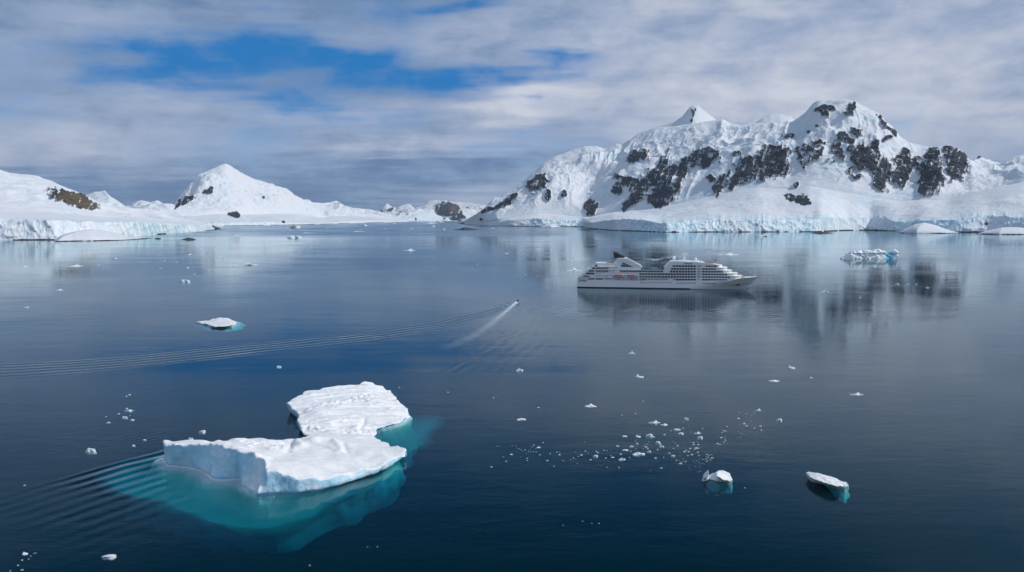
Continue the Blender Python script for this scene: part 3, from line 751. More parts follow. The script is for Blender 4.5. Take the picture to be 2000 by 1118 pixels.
BERG_TOP = [(319, 862, 7.2), (321, 875, 6.2), (332, 873, 6.6), (342, 869.5, 7.6), (380, 868, 8.4), (424, 870, 9), (462, 878, 9.6), (492, 884, 10), (510, 897, 9), (518, 919, 7.2), (533, 919, 7), (559, 928, 5.8),
            (585, 938, 4.4), (641, 936, 3.2), (686, 924, 2.6), (738, 913, 2.1), (772, 894, 2.0), (792, 893, 1.8), (793, 878, 3.2), (780, 869, 3), (768, 871, 2.5), (746, 860, 2.5), (725, 851, 3), (686, 848, 3.6),
            (640, 847, 4.2), (615, 846, 5.4), (596, 854, 5), (559, 859, 5.2), (499, 859, 6.2), (439, 861, 6.6), (368, 861, 7.2)]
def build_berg():
    h = 0.42
    wlf = [W(*p)[:2] for p in [(316, 893), (323, 911), (361, 915), (394, 924), (417, 940), (439, 940), (469, 937), (479, 961), (499, 973), (518, 970), (555, 967), (578, 967), (630, 960), (686, 945), (738, 926), (780, 905), (795, 893)]]
    wlb = [W(*p)[:2] for p in BERG_TOP[18:]]
    wl = wlf+wlb
    foot = [W(px, py, -12)[:2] for px, py in [(205, 962), (250, 975), (330, 1002), (430, 1030), (520, 1046), (560, 1040), (620, 1016), (700, 980), (770, 948), (815, 903)]]+\
           [W(px, py, 3)[:2] for px, py in [(800, 855), (740, 840), (600, 845), (480, 850), (330, 850), (290, 865)]]
    top2 = [(557, 785, 4.6), (574, 797, 4.0), (583, 812, 3.6), (579, 822, 4.2), (581, 832, 4.0), (592, 850, 3.8), (640, 857, 3.8), (690, 859, 3.2), (732, 856, 2.2), (737, 838, 1.0), (753, 832, 1.0), (783, 826, .9),
            (804, 811, .6), (793, 797, 1.0), (776, 780, 1.4), (761, 764, 1.9), (740, 752, 3.2), (724, 744, 4.8), (712, 744, 5.0), (694, 750, 4.6), (660, 754, 4.4), (630, 758, 4.5), (593, 767, 4.6), (572, 778, 4.7)]
    wl2 = [W(*p)[:2] for p in [(566, 803), (583, 822), (588, 836), (586, 848), (600, 858)]]+[W(*p)[:2] for p in top2[6:8]]+[W(*p)[:2] for p in [(734, 856), (737, 841), (754, 836), (784, 830), (806, 813)]]+[W(p[0], p[1]-1, p[2])[:2] for p in top2[13:]]
    foot2 = [W(px, py, -12.5)[:2] for px, py in [(590, 850), (725, 900), (790, 885), (835, 855), (828, 826)]]+[W(px, py, 3)[:2] for px, py in [(812, 795), (770, 755), (725, 738), (640, 752), (570, 765)]]
    allp = np.array(wl+wl2+foot+foot2)
    lo = (allp[:, 0].min()-3, allp[:, 1].min()-3, -20.0); hi = (allp[:, 0].max()+3, allp[:, 1].max()+3, 12.0)
    ax = grid3(lo, hi, h)
    X, Y, Z = np.meshgrid(*ax, indexing='ij')
    s1, z1 = lobe(X, Y, Z, BERG_TOP, wl, foot, foot_depth=13.0, fexp=0.44, soft=7, extra_z=[(600, 880, 5.2), (650, 890, 4.4), (700, 885, 3.6), (560, 895, 6.2), (640, 865, 5.2), (615, 856, 6.2), (560, 872, 5.4), (450, 866, 7.6), (530, 905, 7.2), (520, 880, 7.6), (740, 890, 3.0)])
    s2, z2 = lobe(X, Y, Z, top2, wl2, foot2, foot_depth=13.0, fexp=0.7, soft=8, extra_z=[(650, 790, 4.4), (700, 800, 3.6), (640, 820, 4.2), (720, 780, 3.8), (750, 800, 2.6), (690, 830, 3.2), (620, 800, 5.0)])
    X2, Y2 = X[:, :, 0], Y[:, :, 0]
    def line(pts, w):
        u, s, L = seg_dist(X2, Y2, [W(*p)[:2] for p in pts]); return np.exp(-(u/w)**2)*sm(s, -1, 1)
    # a long step, drift ridges and rubble on the two decks
    rub = sm(fbm(X2/9+3, Y2/9, o=3), 0.08, 0.35)
    near = lambda pts, w: line([(a, b, c) for a, b, c in pts], w)[:, :, None]
    st1 = 0.4*sm(fbm(X2/13+5, Y2/6+1, o=2), -.04, .06)+0.3*sm(fbm(X2/4+9, Y2/3, o=2), .25, .35)
    ur, vr = X2*.94+Y2*.34, -X2*.34+Y2*.94
    st2 = 0.5*sm(fbm(ur/22+7, vr/6, o=3), -.04, .05)+0.35*sm(fbm(ur/15, vr/3.4+3, o=2), .05, .14)+0.35*sm(fbm(X2/3, Y2/2.6+3, o=2), .34, .44)
    leftdeck = sm(X2, W(600, 870, 5)[0], W(560, 870, 5)[0])
    r3 = fbm(X/1.7, Y/1.7, Z/1.7, o=3)
    z1 = z1+0.9*near([(604, 866, 5), (650, 862, 5), (668, 878, 4.6)], 1.2)-0.8*near([(668, 862, 5), (676, 880, 4.4)], 1.0)
    z1 = z1+(0.8+1.6*r3)*near([(470, 866, 7), (520, 872, 6.4), (560, 876, 6)], 3.4)+0.30*fbm(X2/9, Y2/9, o=3)[:, :, None]-0.9*near([(575, 858, 5), (566, 872, 5.6), (560, 884, 6)], 1.0)+1.1*near([(572, 860, 5), (580, 866, 5.6), (590, 874, 5)], 1.6)-0.6*near([(600, 868, 5), (628, 872, 5), (650, 880, 4.6)], .7)
    z1 = z1+(st1*(0.35+0.9*leftdeck))[:, :, None]; z2 = z2+st2[:, :, None]-.5
    z2 = z2+(0.4+2.0*r3)*near([(600, 800, 4.6), (640, 790, 4.6), (690, 775, 4.4), (715, 768, 4.2)], 3.0)
    z2 = z2+(0.9+1.8*r3)*near([(590, 838, 4), (630, 843, 3.4), (680, 847, 3), (720, 848, 2)], 2.6)
    wv = np.sin((Y2*0.9-X2*0.35)+3*fbm(X2/18, Y2/18, o=3))
    z2 = z2+(0.16*wv+0.5*fbm(X2/6, Y2/9, o=4))[:, :, None]-0.7*near([(712, 815, 3), (705, 830, 3), (700, 845, 2.6)], 0.8)
    n3 = fbm(X/5, Y/5, Z/7, o=4); n4 = fbm(X/14+4, Y/14, Z/18, o=2)
    fl = ridged(X/6+2, Y/6, Z/26, o=3)
    side_n = n3*1.5+n4*2.2+np.where(Z > 0, fl*0.55, 0)
    dn = np.where(Z < 0, 1.6, 1.0)
    # the deep shaded wall is worn smooth, the right front broken
    notch = 0.7*np.exp(-((Z-0.1)/0.5)**2)
    F1 = np.maximum(Z-z1, s1+side_n*dn*0.62+notch)
    F2 = np.maximum(Z-z2, s2+side_n*dn*0.5+notch)
    F = np.where(Z < -0.5, smin(F1, F2, 7.0), smin(F1, F2, 2.2))
    F = F+np.where(Z < -1, n4*1.2*sm(-Z, 1, 8), 0)
    F = np.maximum(F, -Z-18.5+n4*2)
    F = F+n3*0.10
    V, Q = surface_nets(F, lo, h)
    o = mesh_np('iceberg', V, Q, ICE)
    tag(o, 'largest iceberg, white and two-lobed with a tall blue-shaded wall and a turquoise foot', 'iceberg')
build_berg()

def milky_water(label, pts, hh, deep, soft, dens, cat='meltwater'):
    """water clouded by melting ice: a lens of scattering water round the foot of a berg"""
    pl = [W(px, py, z)[:2] for px, py, z in pts]; a = np.array(pl); pad = soft*1.2
    lo = (a[:, 0].min()-pad, a[:, 1].min()-pad, -deep-hh*2); hi = (a[:, 0].max()+pad, a[:, 1].max()+pad, hh)
    X, Y, Z = np.meshgrid(*grid3(lo, hi, hh), indexing='ij')
    sd_ = sdpoly(X[:, :, 0], Y[:, :, 0], pl)+fbm(X[:, :, 0]/22, Y[:, :, 0]/22, o=3)*7
    low = -0.32-deep*sm(-sd_, -soft*0.35, soft*0.9)**1.5
    F = np.maximum(Z+0.3, low[:, :, None]-Z)
    F = np.maximum(F, sd_[:, :, None]-soft*0.33)
    V, Q = surface_nets(F, lo, hh)
    m = bpy.data.materials.new('milky_water'); m.use_nodes = True; t = N(m.node_tree); t.n.clear(); mo = t.node('ShaderNodeOutputMaterial')
    v = t.node('ShaderNodeVolumeScatter'); v.inputs['Color'].default_value = (0.0, 0.62, 0.97, 1); v.inputs['Density'].default_value = dens
    t.l.new(v.outputs[0], mo.inputs['Volume'])
    o = mesh_np('milky_water', V, Q, m); tag(o, label, kind='stuff')
milky_water('turquoise milky water glowing around the foot of the largest iceberg',
    [(195, 950, -3), (225, 925, -3), (318, 893, -2), (330, 880, 0), (560, 880, 0), (720, 850, 0), (790, 818, -1), (850, 826, -3), (848, 850, -3), (815, 893, -3), (780, 938, -4), (700, 985, -4), (610, 1028, -4), (530, 1050, -4), (430, 1042, -4), (330, 1010, -4), (250, 978, -4)],
    1.0, 9.5, 17.0, 0.10)

def custom_berg(name, label, top, wl, foot, h, zmax, depth, extra=(), ns=1.0, mat=None, amp=0.5, group=None):
    wlp = [W(*p)[:2] for p in wl]; fp = [W(px, py, z)[:2] for px, py, z in foot]
    tp = [W(*p)[:2] for p in top]
    allp = np.array(wlp+fp+tp); pad = h*5
    lo = (allp[:, 0].min()-pad, allp[:, 1].min()-pad, -depth-2*h); hi = (allp[:, 0].max()+pad, allp[:, 1].max()+pad, zmax)
    X, Y, Z = np.meshgrid(*grid3(lo, hi, h), indexing='ij')
    s, z = lobe(X, Y, Z, top, wlp, fp, extra, foot_depth=depth, fexp=0.5)
    n = fbm(X/ns, Y/ns, Z/ns, o=4); fl = ridged(X/ns+2, Y/ns, Z/(ns*4), o=3)
    F = np.maximum(Z-z-n*amp*0.8, s+n*amp*1.3+fl*amp*0.7)
    F = np.maximum(F, -Z-depth)
    V, Q = surface_nets(F, lo, h)
    o = mesh_np(name, V, Q, mat or ICE_SMALL)
    tag(o, label, 'iceberg', group); return o

# leaning spike berg and the oblong one beside it
custom_berg('iceberg', 'small white iceberg with a tall leaning spike on its left and a turquoise foot',
            [(1371, 937, 1.0), (1377, 925, 2.2), (1384, 911, 4.8), (1390, 908, 6.2), (1397, 911, 6.0), (1398, 920, 3.8), (1402, 919, 2.8), (1413, 918, 2.8), (1425, 924, 2.2), (1428, 936, 1.2), (1427, 941, 1.0), (1414, 941, 1.4), (1400, 939, 1.6), (1386, 936, 1.6), (1378, 939, .8)],
            [(1369, 941), (1378, 942), (1388, 938), (1402, 942), (1414, 944), (1428, 944), (1431, 938), (1428, 930), (1412, 926), (1392, 928), (1378, 932)],
            [(1372, 947, -4), (1385, 957, -4), (1404, 960, -4), (1420, 956, -3), (1430, 950, -2), (1431, 937, -1), (1400, 930, -1), (1372, 936, -1)], 0.22, 7.5, 4.5, ns=1.6, amp=0.28)
custom_berg('iceberg', 'oblong white iceberg with a broken top and turquoise water at its right end',
            [(1573, 924, 1.8), (1580, 919, 2.4), (1592, 923, 2.6), (1603, 925, 2.4), (1626, 931, 2.2), (1645, 940, 1.8), (1659, 945, .8), (1652, 950, 1.0), (1636, 951, 2.2), (1618, 946, 2.6), (1600, 940, 2.4), (1584, 935, 2.2)],
            [(1574, 930), (1582, 941), (1596, 944), (1614, 949), (1636, 956), (1650, 952), (1660, 948), (1650, 942), (1626, 936), (1600, 930), (1580, 925)],
            [(1574, 936, -4), (1588, 944, -5), (1612, 951, -5), (1632, 961, -3), (1650, 965, -2), (1660, 954, -2), (1662, 944, -1), (1626, 932, -1), (1580, 922, -1)], 0.22, 5, 5.0, ns=1.5, amp=0.6)
custom_berg('iceberg', 'white iceberg with a low left arm and a pale blue tip, left of the wake',
            [(382, 628.5, 1.0), (395, 627, 1.2), (408, 627, 1.4), (416, 622.5, 2.8), (430, 620.5, 3.6), (444, 621, 3.4), (457, 626, 2.4), (459, 631, 1.8), (452, 636, 1.6), (436, 638.5, 1.6), (414, 638.5, 1.4), (408, 634, 1.2), (392, 632, .8)],
            [(381, 631), (392, 634), (406, 635), (412, 640), (436, 640), (455, 638), (462, 631), (457, 627), (420, 626), (395, 629)],
            [(376, 635, -2.5), (408, 645, -2.5), (440, 647, -2.5), (472, 641, -2.5), (482, 632, -2), (450, 624, -1), (400, 626, -1)], 0.45, 6, 4.0, ns=3.5, amp=0.9)
# pinnacled blue berg off the ship's bow
def blue_berg():
    A = W(1647, 506.0); B = W(1753, 505.6); L = math.dist(A, B); dirx = ((B[0]-A[0])/L, (B[1]-A[1])/L)
    h = 0.8; lo = (-4, -14, -6); hi = (L+4, 24, 24)
    X, Y, Z = np.meshgrid(*grid3(lo, hi, h), indexing='ij')
    X2, Y2 = X[:, :, 0], Y[:, :, 0]
    prof = np.interp(X2, np.array([0, .05, .08, .12, .17, .22, .30, .34, .42, .50, .58, .66, .70, .73, .76, .80, .86, .90, .93, .97, 1.0])*L,
                     [3, 5, 7, 11, 14, 16.5, 14, 16, 16.5, 15, 17, 18, 17, 15, 16, 10, 9, 15, 17, 17.5, 15])
    tooth = np.abs(pn(X2/4.2+3, Y2/9))*5+np.abs(pn(X2/9, Y2/12+3))*5
    zt = prof*(1-0.35*sm(np.abs(Y2-4), 3, 14))-tooth*0.9+1.5
    rect = [(0, 0), (L*.12, -4), (L*.35, -2.5), (L*.6, -4), (L*.8, -1), (L, -2), (L, 14), (L*.6, 17), (L*.2, 15), (0, 8)]
    s = sdpoly(X2, Y2, rect)[:, :, None]
    butt = ridged(X/13+fbm(X/20, Z/9, o=2)*1.2+1, Y/30, Z/40, o=4)*2.6
    step = -1.2*sm(Z, 10.2, 10.6)
    lean = (Z-2)*0.10
    F = np.maximum(Z-zt[:, :, None], s+lean-butt*sm(Z, 24, 2)-step*-1+fbm(X/5, Y/5, Z/5, o=3)*1.4)
    F = np.maximum(F, -Z-4.5)
    V, Q = surface_nets(F, lo, h)
    o = mesh_np('iceberg', V, Q, ICE_BLUEW)
    o.location = (A[0], A[1], 0); o.rotation_euler = (0, 0, math.atan2(dirx[1], dirx[0]))
    tag(o, 'long pinnacled blue and white iceberg, toothed along its top, right of the ship', 'iceberg')
def _bw():
    m, t, b, o = new_mat('old_blue_ice')
    g = t.node('ShaderNodeNewGeometry'); P = t.node('ShaderNodeTexCoord').outputs['Object']
    x, y, z = t.xyz(P)
    n = t.noise(t.v('MULTIPLY', P, (1, 1, .3)), 0.16, 6, 0.62, 0.6)
    nz = t.xyz(g.outputs['Normal'])[2]
    bl = t.ramp(n, 0.60, 0.40)
    deep = t.m('MULTIPLY', t.ramp(t.m('ABSOLUTE', t.m('SUBTRACT', x, 89.0)), 13.0, 3.0), t.ramp(z, 15.0, 10.0))
    c = t.mix(bl, (0.93, 0.95, 0.97), (0.72, 0.87, 0.94)); c = t.mix(deep, c, (0.06, 0.46, 0.62))
    c = t.mix(t.ramp(nz, 0.5, 0.8), c, (0.88, 0.90, 0.92))
    t.l.new(c, b.inputs['Base Color']); b.inputs['Roughness'].default_value = 0.55
    return m
ICE_BLUEW = _bw()
blue_berg()

# snow-covered islets by the shores
def dome(name, label, outline, prof, h, mat, ns, amp, cat='islet', rocky=True):
    """outline: waterline in pixels; prof: crest (px, py) seen above it"""
    wl = [W(*p)[:2] for p in outline]; a = np.array(wl)
    lo = (a[:, 0].min()-6*h, a[:, 1].min()-6*h, -3*h); y0 = a[:, 1].min()
    zs = [(px, wl_z(px, py, y0+(a[:, 1].max()-y0)*0.45)) for px, py in prof]
    top = max(z for _, z in zs)
    hi = (a[:, 0].max()+6*h, a[:, 1].max()+6*h, top+5*h)
    X, Y, Z = np.meshgrid(*grid3(lo, hi, h), indexing='ij')
    X2, Y2 = X[:, :, 0], Y[:, :, 0]; px, _ = project(X2, Y2, np.zeros_like(X2)+2)
    zt = np.interp(px, [p for p, _ in zs], [z for _, z in zs])
    s = sdpoly(X2, Y2, wl); mx = max(-s.min(), 1)
    zt = zt*np.clip(-s/(mx*0.8), 0, 1)**0.5
    n = fbm(X/ns, Y/ns, Z/ns, o=4)
    F = np.maximum(Z-zt[:, :, None]-n*amp, s[:, :, None]+n*amp)
    F = np.maximum(F, -Z-2*h)
    V, Q = surface_nets(F, lo, h)
    at = None
    if mat is TERR:
        rk = (V[:, 2] < 1.6+1.2*fbm(V[:, 0]/ns/2, V[:, 1]/ns/2, o=2)) if rocky else np.zeros(len(V))
        at = {'rock': rk*0.9, 'ice': np.zeros(len(V)), 'brown': np.zeros(len(V))}
    o = mesh_np(name, V, Q, mat, attrs=at); tag(o, label, cat); return o
dome('snow_islet', 'smooth white snow dome with one steep end in front of the left glacier', [(102, 470.5), (112, 472), (140, 471.5), (180, 471), (240, 469.5), (285, 467), (300, 465.5), (270, 464.5), (200, 464), (130, 465), (108, 467)],
     [(100, 469), (108, 462), (116, 451), (122, 447.5), (150, 446.5), (180, 448), (205, 452), (235, 458), (245, 463), (285, 466), (302, 467)], 2.2, TERR, 40, 1.5)
dome('snow_islet', 'low white snow dome standing before the glacier at the left foot of the massif', [(1052, 444), (1076, 444.6), (1098, 444), (1090, 442.9), (1062, 442.8)], [(1050, 444), (1060, 441), (1070, 438.5), (1082, 438.3), (1092, 441), (1100, 444)], 4, TERR, 60, 2)
dome('snow_islet', 'long low snow hump with a dark rocky edge at the foot of the right glacier', [(1752, 455.2), (1790, 456.4), (1850, 456.2), (1880, 455.4), (1850, 453.4), (1790, 453.0), (1762, 453.6)], [(1750, 454), (1765, 441), (1785, 435), (1805, 435.5), (1830, 441), (1860, 449), (1882, 454.5)], 3.2, TERR, 60, 2)
dome('snow_islet', 'flat snow hump with a dark rocky edge at the right end of the glacier', [(1905, 457.2), (1950, 458.4), (2030, 458.6), (2060, 457), (2010, 455.2), (1940, 455.2)], [(1903, 456), (1925, 447), (1955, 443.5), (1990, 445), (2030, 450), (2062, 456)], 3.2, TERR, 60, 2)
ROCK = plain('wet_rock', (0.045, 0.04, 0.04), 0.75, var=0.4, sc=0.15)
dome('rock_islet', 'long dark rock islet lying low in the middle of the channel', [(884, 449.2), (905, 450.2), (940, 449.6), (930, 448.4), (900, 448.0)], [(884, 449), (898, 447), (905, 444.5), (915, 445.5), (930, 447.5), (940, 449)], 2.5, ROCK, 30, 3, 'rock islet')
dome('rock_islet', 'dark rocks capped with a little snow off the left shore', [(352, 468), (366, 469), (384, 468.6), (380, 467), (360, 466.8)], [(352, 468), (360, 466.5), (368, 465), (378, 466), (385, 468)], 1.2, ROCK, 12, 1.5, 'rock islet')
dome('rock_islet', 'thin dark rock off the tip of the white dome at the left shore', [(300, 466.8), (312, 467.4), (316, 466.6), (306, 466)], [(300, 466.4), (306, 464.8), (312, 465), (316, 466.4)], 0.9, ROCK, 9, .8, 'rock islet')
dome('rock_islet', 'small dark rock with a white cap left of the glacier tongue', [(1130, 449.4), (1148, 450.2), (1166, 449.8), (1160, 448.8), (1140, 448.6)], [(1130, 449), (1142, 447.4), (1150, 447), (1160, 448.2), (1166, 449.4)], 2.0, ROCK, 20, 1.5, 'rock islet')
dome('rock_islet', 'long flat dark rock ledge along the middle of the right glacier front', [(1580, 455.6), (1605, 456.4), (1632, 456), (1620, 454.9), (1596, 454.8)], [(1580, 455.2), (1596, 453), (1606, 453.2), (1622, 454.2), (1632, 455.4)], 2.0, ROCK, 20, 1.5, 'rock islet')

# ------------------------------------------------------------------ loose ice
def growler_mesh(seed, flat=0.5, spiky=0.5, lobes=0):
    bm = bmesh.new(); bmesh.ops.create_icosphere(bm, subdivisions=4, radius=1.0)
    V = np.array([v.co[:] for v in bm.verts]); s = seed*7.77
    d = 1+1.0*fbm(V[:, 0]*1.0+s, V[:, 1]*1.0, V[:, 2]*0.6+s, o=4)+0.3*ridged(V[:, 0]*1.8+s, V[:, 1]*1.8, V[:, 2]*2, o=4)*spiky
    V = V*d[:, None]
    top = 0.28+0.5*np.abs(fbm(V[:, 0]*1.2+s*2, V[:, 1]*1.2, o=3))*spiky*2
    V[:, 2] = np.where(V[:, 2] > 0, np.minimum(V[:, 2], top)*flat, V[:, 2]*0.16)
    if lobes:
        V[:, 2] += np.where(V[:, 2] > 0, 1, 0)*lobes*np.exp(-((V[:, 0]-0.5*math.cos(s))/0.25)**2-((V[:, 1]-0.4*math.sin(s))/0.3)**2)
    V[:, 2] = np.where(V[:, 2] > 0, np.maximum(V[:, 2]-0.06*np.abs(V[:, 0]), 0.02+V[:, 2]*0.3), V[:, 2])
    for v, c in zip(bm.verts, V): v.co = c
    me = bpy.data.meshes.new('ice_chunk'); bm.to_mesh(me); bm.free()
    for p in me.polygons: p.use_smooth = True
    me.materials.append(ICE_SMALL)
    w = V[:, 0][V[:, 2] > -0.15]; me['hw'] = float((w.max()-w.min())/2); me['hz'] = float(V[:, 2].max())
    return me
rnd = random.Random(11)
CH = [growler_mesh(i, [0.5, 0.35, 0.6, 0.4, 0.5, 0.3, 0.7, 0.45][i], [.5, .9, .4, 1, .6, .8, .5, .7][i], [0, 0.5, 0, 0.4, 0, 0.3, 0.6, 0][i]) for i in range(8)]
def ice(px, py, w, hh, name, label, cat, group=None, k=None, dep=None, tilt=0.0):
    """a floe centred on pixel (px, py), w pixels wide, hh pixels high"""
    P0 = W(px, py+hh*0.35); dist = math.dist(P0, (0, 0, H)); mpp = dist/FPX
    me = CH[rnd.randrange(8) if k is None else k]
    o = bpy.data.objects.new(name, me); link(o)
    sx = w*mpp/2/me['hw']; gr = math.sin(math.atan2(H, P0[1]))       # foreshortening of depth
    hm = hh*mpp
    sy = min(sx*(dep or rnd.uniform(.45, .8)), hm*0.55/gr/me['hw']) if dep is None else sx*dep
    sy = max(sy, sx*0.18)
    zz = min(max(hm-2*sy*gr*me['hw']*0.6, hm*0.35), w*mpp*0.42)/me['hz']
    o.location = (P0[0], P0[1], -0.12*zz*me['hz']); o.scale = (sx, sy, zz); o.rotation_euler = (0, tilt, rnd.uniform(-.15, .15))
    tag(o, label, cat, group); return o
floes = [
 (1121, 526, 33, 7, 'ridged white floe off the stern of the cruise ship', 1), (1423, 496, 46, 5, 'long flat ice slab behind the bow of the cruise ship', 5),
 (800, 488, 26, 4, 'flat tabular floe alone in mid water between the left peak and the massif', 5), (486, 516, 33, 5, 'thin floe with a raised fin at its right end, below the pointed peak', 3),
 (145, 519, 32, 4, 'long flat floe in the dark reflection at the far left', 5), (362, 549, 22, 6, 'oval grey-white floe below the mirrored left shore', 0),
 (116, 566, 14, 3, 'thin flat floe near the left edge, below the long flat one', 5), (49, 520, 7, 4, 'tiny blue ice lump near the left edge', 6),
 (576, 443.5, 21, 7, 'blocky white floe close under the pointed peak', 2), (576, 463, 31, 6, 'flat white floe just below the blocky one under the pointed peak', 0),
 (461, 460, 20, 2.5, 'very thin floe off the point of the left shore', 5), (712, 440.5, 11, 4, 'small pointed floe before the end of the long snow skirt', 4),
 (370, 497, 12, 2, 'faint thin floe above the mirror of the left peak', 5), (840, 436, 36, 3, 'pale strip of ice before the far sunlit mountain', 5),
 (862, 434, 14, 2.4, 'small slab right of the pale strip before the far mountain', 0), (845, 442, 10, 3, 'small lump in the channel below the pale ice strip', 4),
 (866, 448, 8, 3.5, 'small lump at the left end of the long dark rock islet', 4), (888, 431.8, 30, 1.6, 'lowest strip of ice under the grey rock face', 5),
 (545, 716, 10, 4, 'small floe alone above the largest iceberg', 0), (1015, 721, 15, 9, 'white lump with a dark hollow, alone below the small boat', 3),
 (1234, 688, 15, 6, 'small white floe alone below the stern of the ship', 1), (1248, 734, 18, 8, 'white floe with a peak, below the one under the ship', 6),
 (1545, 715, 15, 12, 'blue-white lump with a tall knob, below the bow of the ship', 6), (1513, 743, 21, 4, 'flat white floe below the knobbed lump', 5),
 (1584, 737, 6, 4, 'tiny pointed piece right of the knobbed lump', 6), (1674, 769, 25, 6, 'tilted narrow floe alone at the right', 5),
 (1154, 790.5, 25, 7, 'floe with a humped left end above the scattered ice', 1), (1019, 818, 18, 5, 'narrow floe with a pointed tail left of the scattered ice', 3),
 (1482, 800, 12, 5, 'small flat floe at the upper right end of the scattered ice', 5), (1522, 819.5, 11, 7, 'squarish lump right of the scattered ice', 2),
 (1612, 569, 14, 4, 'small floe of two pieces between the bow and the blue iceberg', 3), (1491, 460, 22, 6, 'jagged low floe close to the right glacier front', 3),
 (178, 879, 20, 8, 'white floe alone left of the largest iceberg', 0), (213, 1086, 25, 8, 'two-humped floe near the bottom left corner', 2),
 (48, 1080, 10, 7, 'small pointed floe at the bottom left edge', 6), (395, 843, 12, 6, 'small white lump behind the left arm of the largest iceberg', 2),
 (373, 857, 10, 5, 'smaller lump touching the far edge of the largest iceberg\'s left arm', 0),
 (251, 802, 13, 4, 'largest piece of the little ice group above the lone left floe', 2), (244, 815, 11, 4, 'middle piece of the little ice group above the lone left floe', 0),
 (1279, 823.5, 23, 7, 'flat slab, largest of the pair at the top of the scattered ice', 5), (1298, 828.5, 15, 5, 'narrow slab right of the flat one at the top of the scattered ice', 5),
 (1248, 885, 25, 8, 'bent L-shaped piece in the middle of the scattered ice', 3), (1268, 849, 14, 11, 'tall chunk of the scattered ice below the pair of slabs', 2),
 (1246, 851, 11, 7, 'pointed chunk left of the tall chunk in the scattered ice', 6), (1215, 896, 14, 6, 'twin-peaked piece at the lower edge of the scattered ice', 3),
 (1163, 890, 10, 7, 'roundish white lump at the left of the scattered ice', 2), (1341, 817, 9, 6, 'rounded piece alone at the top right of the scattered ice', 0),
 (1367, 854, 11, 7, 'blocky piece under the thin slab in the scattered ice', 2), (1363, 845, 15, 5, 'thin slab above the blocky piece in the scattered ice', 5),
]
for f in floes: ice(f[0], f[1], f[2], f[3], 'ice_floe', f[4], 'ice floe', k=f[5])
# brash: the many little bits
A_, B_ = 5.714, 6.667
bits = [(x/A_+1200, y/A_+780, w/A_, h_/A_) for x, y, w, h_ in [(468, 283, 25, 12), (695, 335, 80, 25), (740, 380, 65, 25), (765, 323, 25, 8), (630, 351, 18, 8), (430, 415, 45, 22), (112, 410, 60, 18), (560, 390, 35, 20),
    (485, 478, 60, 32), (510, 500, 35, 15), (525, 525, 55, 22), (483, 560, 28, 14), (255, 490, 35, 20), (192, 522, 50, 25), (35, 518, 35, 22), (120, 565, 75, 13), (386, 580, 45, 30), (350, 530, 30, 18), (370, 548, 22, 14),
    (70, 610, 28, 14), (460, 652, 32, 18), (652, 628, 50, 22), (610, 600, 25, 15), (985, 322, 20, 10), (883, 483, 28, 8), (883, 503, 30, 12), (935, 503, 28, 12), (705, 515, 25, 14), (660, 547, 20, 8), (845, 547, 32, 12), (915, 543, 50, 12),
    (780, 580, 30, 20), (802, 567, 20, 8), (830, 581, 30, 12), (930, 590, 25, 15), (897, 557, 20, 8), (940, 627, 20, 10), (863, 615, 30, 14), (693, 681, 18, 12), (735, 715, 38, 15), (783, 698, 12, 8), (523, 765, 28, 10), (50, 760, 15, 12),
    (402, 793, 8, 8), (1385, 210, 35, 16), (1448, 267, 35, 18), (1470, 296, 30, 13), (1560, 320, 22, 12), (1628, 298, 30, 12), (1520, 242, 14, 10), (1532, 174, 14, 8), (1395, 150, 18, 8), (1470, 163, 16, 6), (1565, 150, 16, 6),
    (1240, 353, 22, 13), (1217, 347, 22, 10), (1204, 368, 16, 10), (1257, 303, 22, 8), (1195, 426, 30, 8), (1240, 455, 25, 12), (1225, 475, 20, 12), (1150, 495, 35, 10), (85, 175, 22, 8), (235, 157, 18, 6), (323, 18, 14, 6), (850, 367, 12, 6),
    (830, 295, 10, 6), (653, 465, 12, 10), (680, 485, 12, 8), (235, 468, 14, 8), (238, 551, 14, 6), (180, 580, 20, 8), (168, 646, 16, 10), (550, 646, 18, 8), (1457, 987, 18, 8), (820, 628, 22, 6), (770, 250, 12, 6), (1640, 342, 24, 8)]]
bits += [(x/B_+950, y/B_+780, w/B_, h_/B_) for x, y, w, h_ in [(1235, 723, 40, 14), (1355, 786, 28, 14), (950, 720, 35, 16), (697, 720, 25, 12), (828, 707, 20, 10), (682, 620, 65, 24), (618, 592, 20, 14), (325, 714, 40, 17), (257, 804, 28, 15),
    (532, 767, 25, 14), (532, 798, 20, 8), (790, 797, 35, 10), (880, 871, 20, 8), (65, 879, 30, 11), (218, 749, 14, 8), (502, 655, 18, 13), (387, 605, 14, 8), (610, 680, 16, 12), (647, 683, 20, 8), (580, 685, 12, 12), (1450, 688, 28, 18),
    (1425, 675, 20, 10), (1532, 662, 20, 12), (1572, 670, 14, 10), (1555, 763, 30, 13), (1645, 752, 48, 18), (1130, 755, 18, 18), (1163, 767, 14, 12), (1198, 744, 20, 8), (1185, 836, 14, 8), (1725, 885, 16, 10), (1570, 882, 16, 6), (1278, 553, 10, 6),
    (680, 104, 40, 8), (1097, 780, 14, 10), (1140, 775, 14, 8), (1290, 672, 26, 8), (915, 686, 20, 6), (955, 684, 14, 6), (430, 645, 12, 8), (460, 660, 12, 8), (520, 703, 12, 6), (1327, 700, 12, 10), (1620, 735, 20, 8), (137, 610, 8, 6), (168, 610, 8, 6),
    (570, 655, 12, 8), (740, 563, 22, 5), (1000, 797, 18, 6), (447, 750, 10, 8), (1160, 690, 12, 8), (335, 603, 12, 6), (404, 638, 12, 6)]]
GL = ('scrap of white brash ice, one of the many in the scattered field right of centre', 'scattered brash ice right of centre')
for b in bits: ice(b[0], b[1], max(b[2], 1.6), max(b[3], 1.3), 'brash_ice', GL[0], 'brash ice', GL[1])
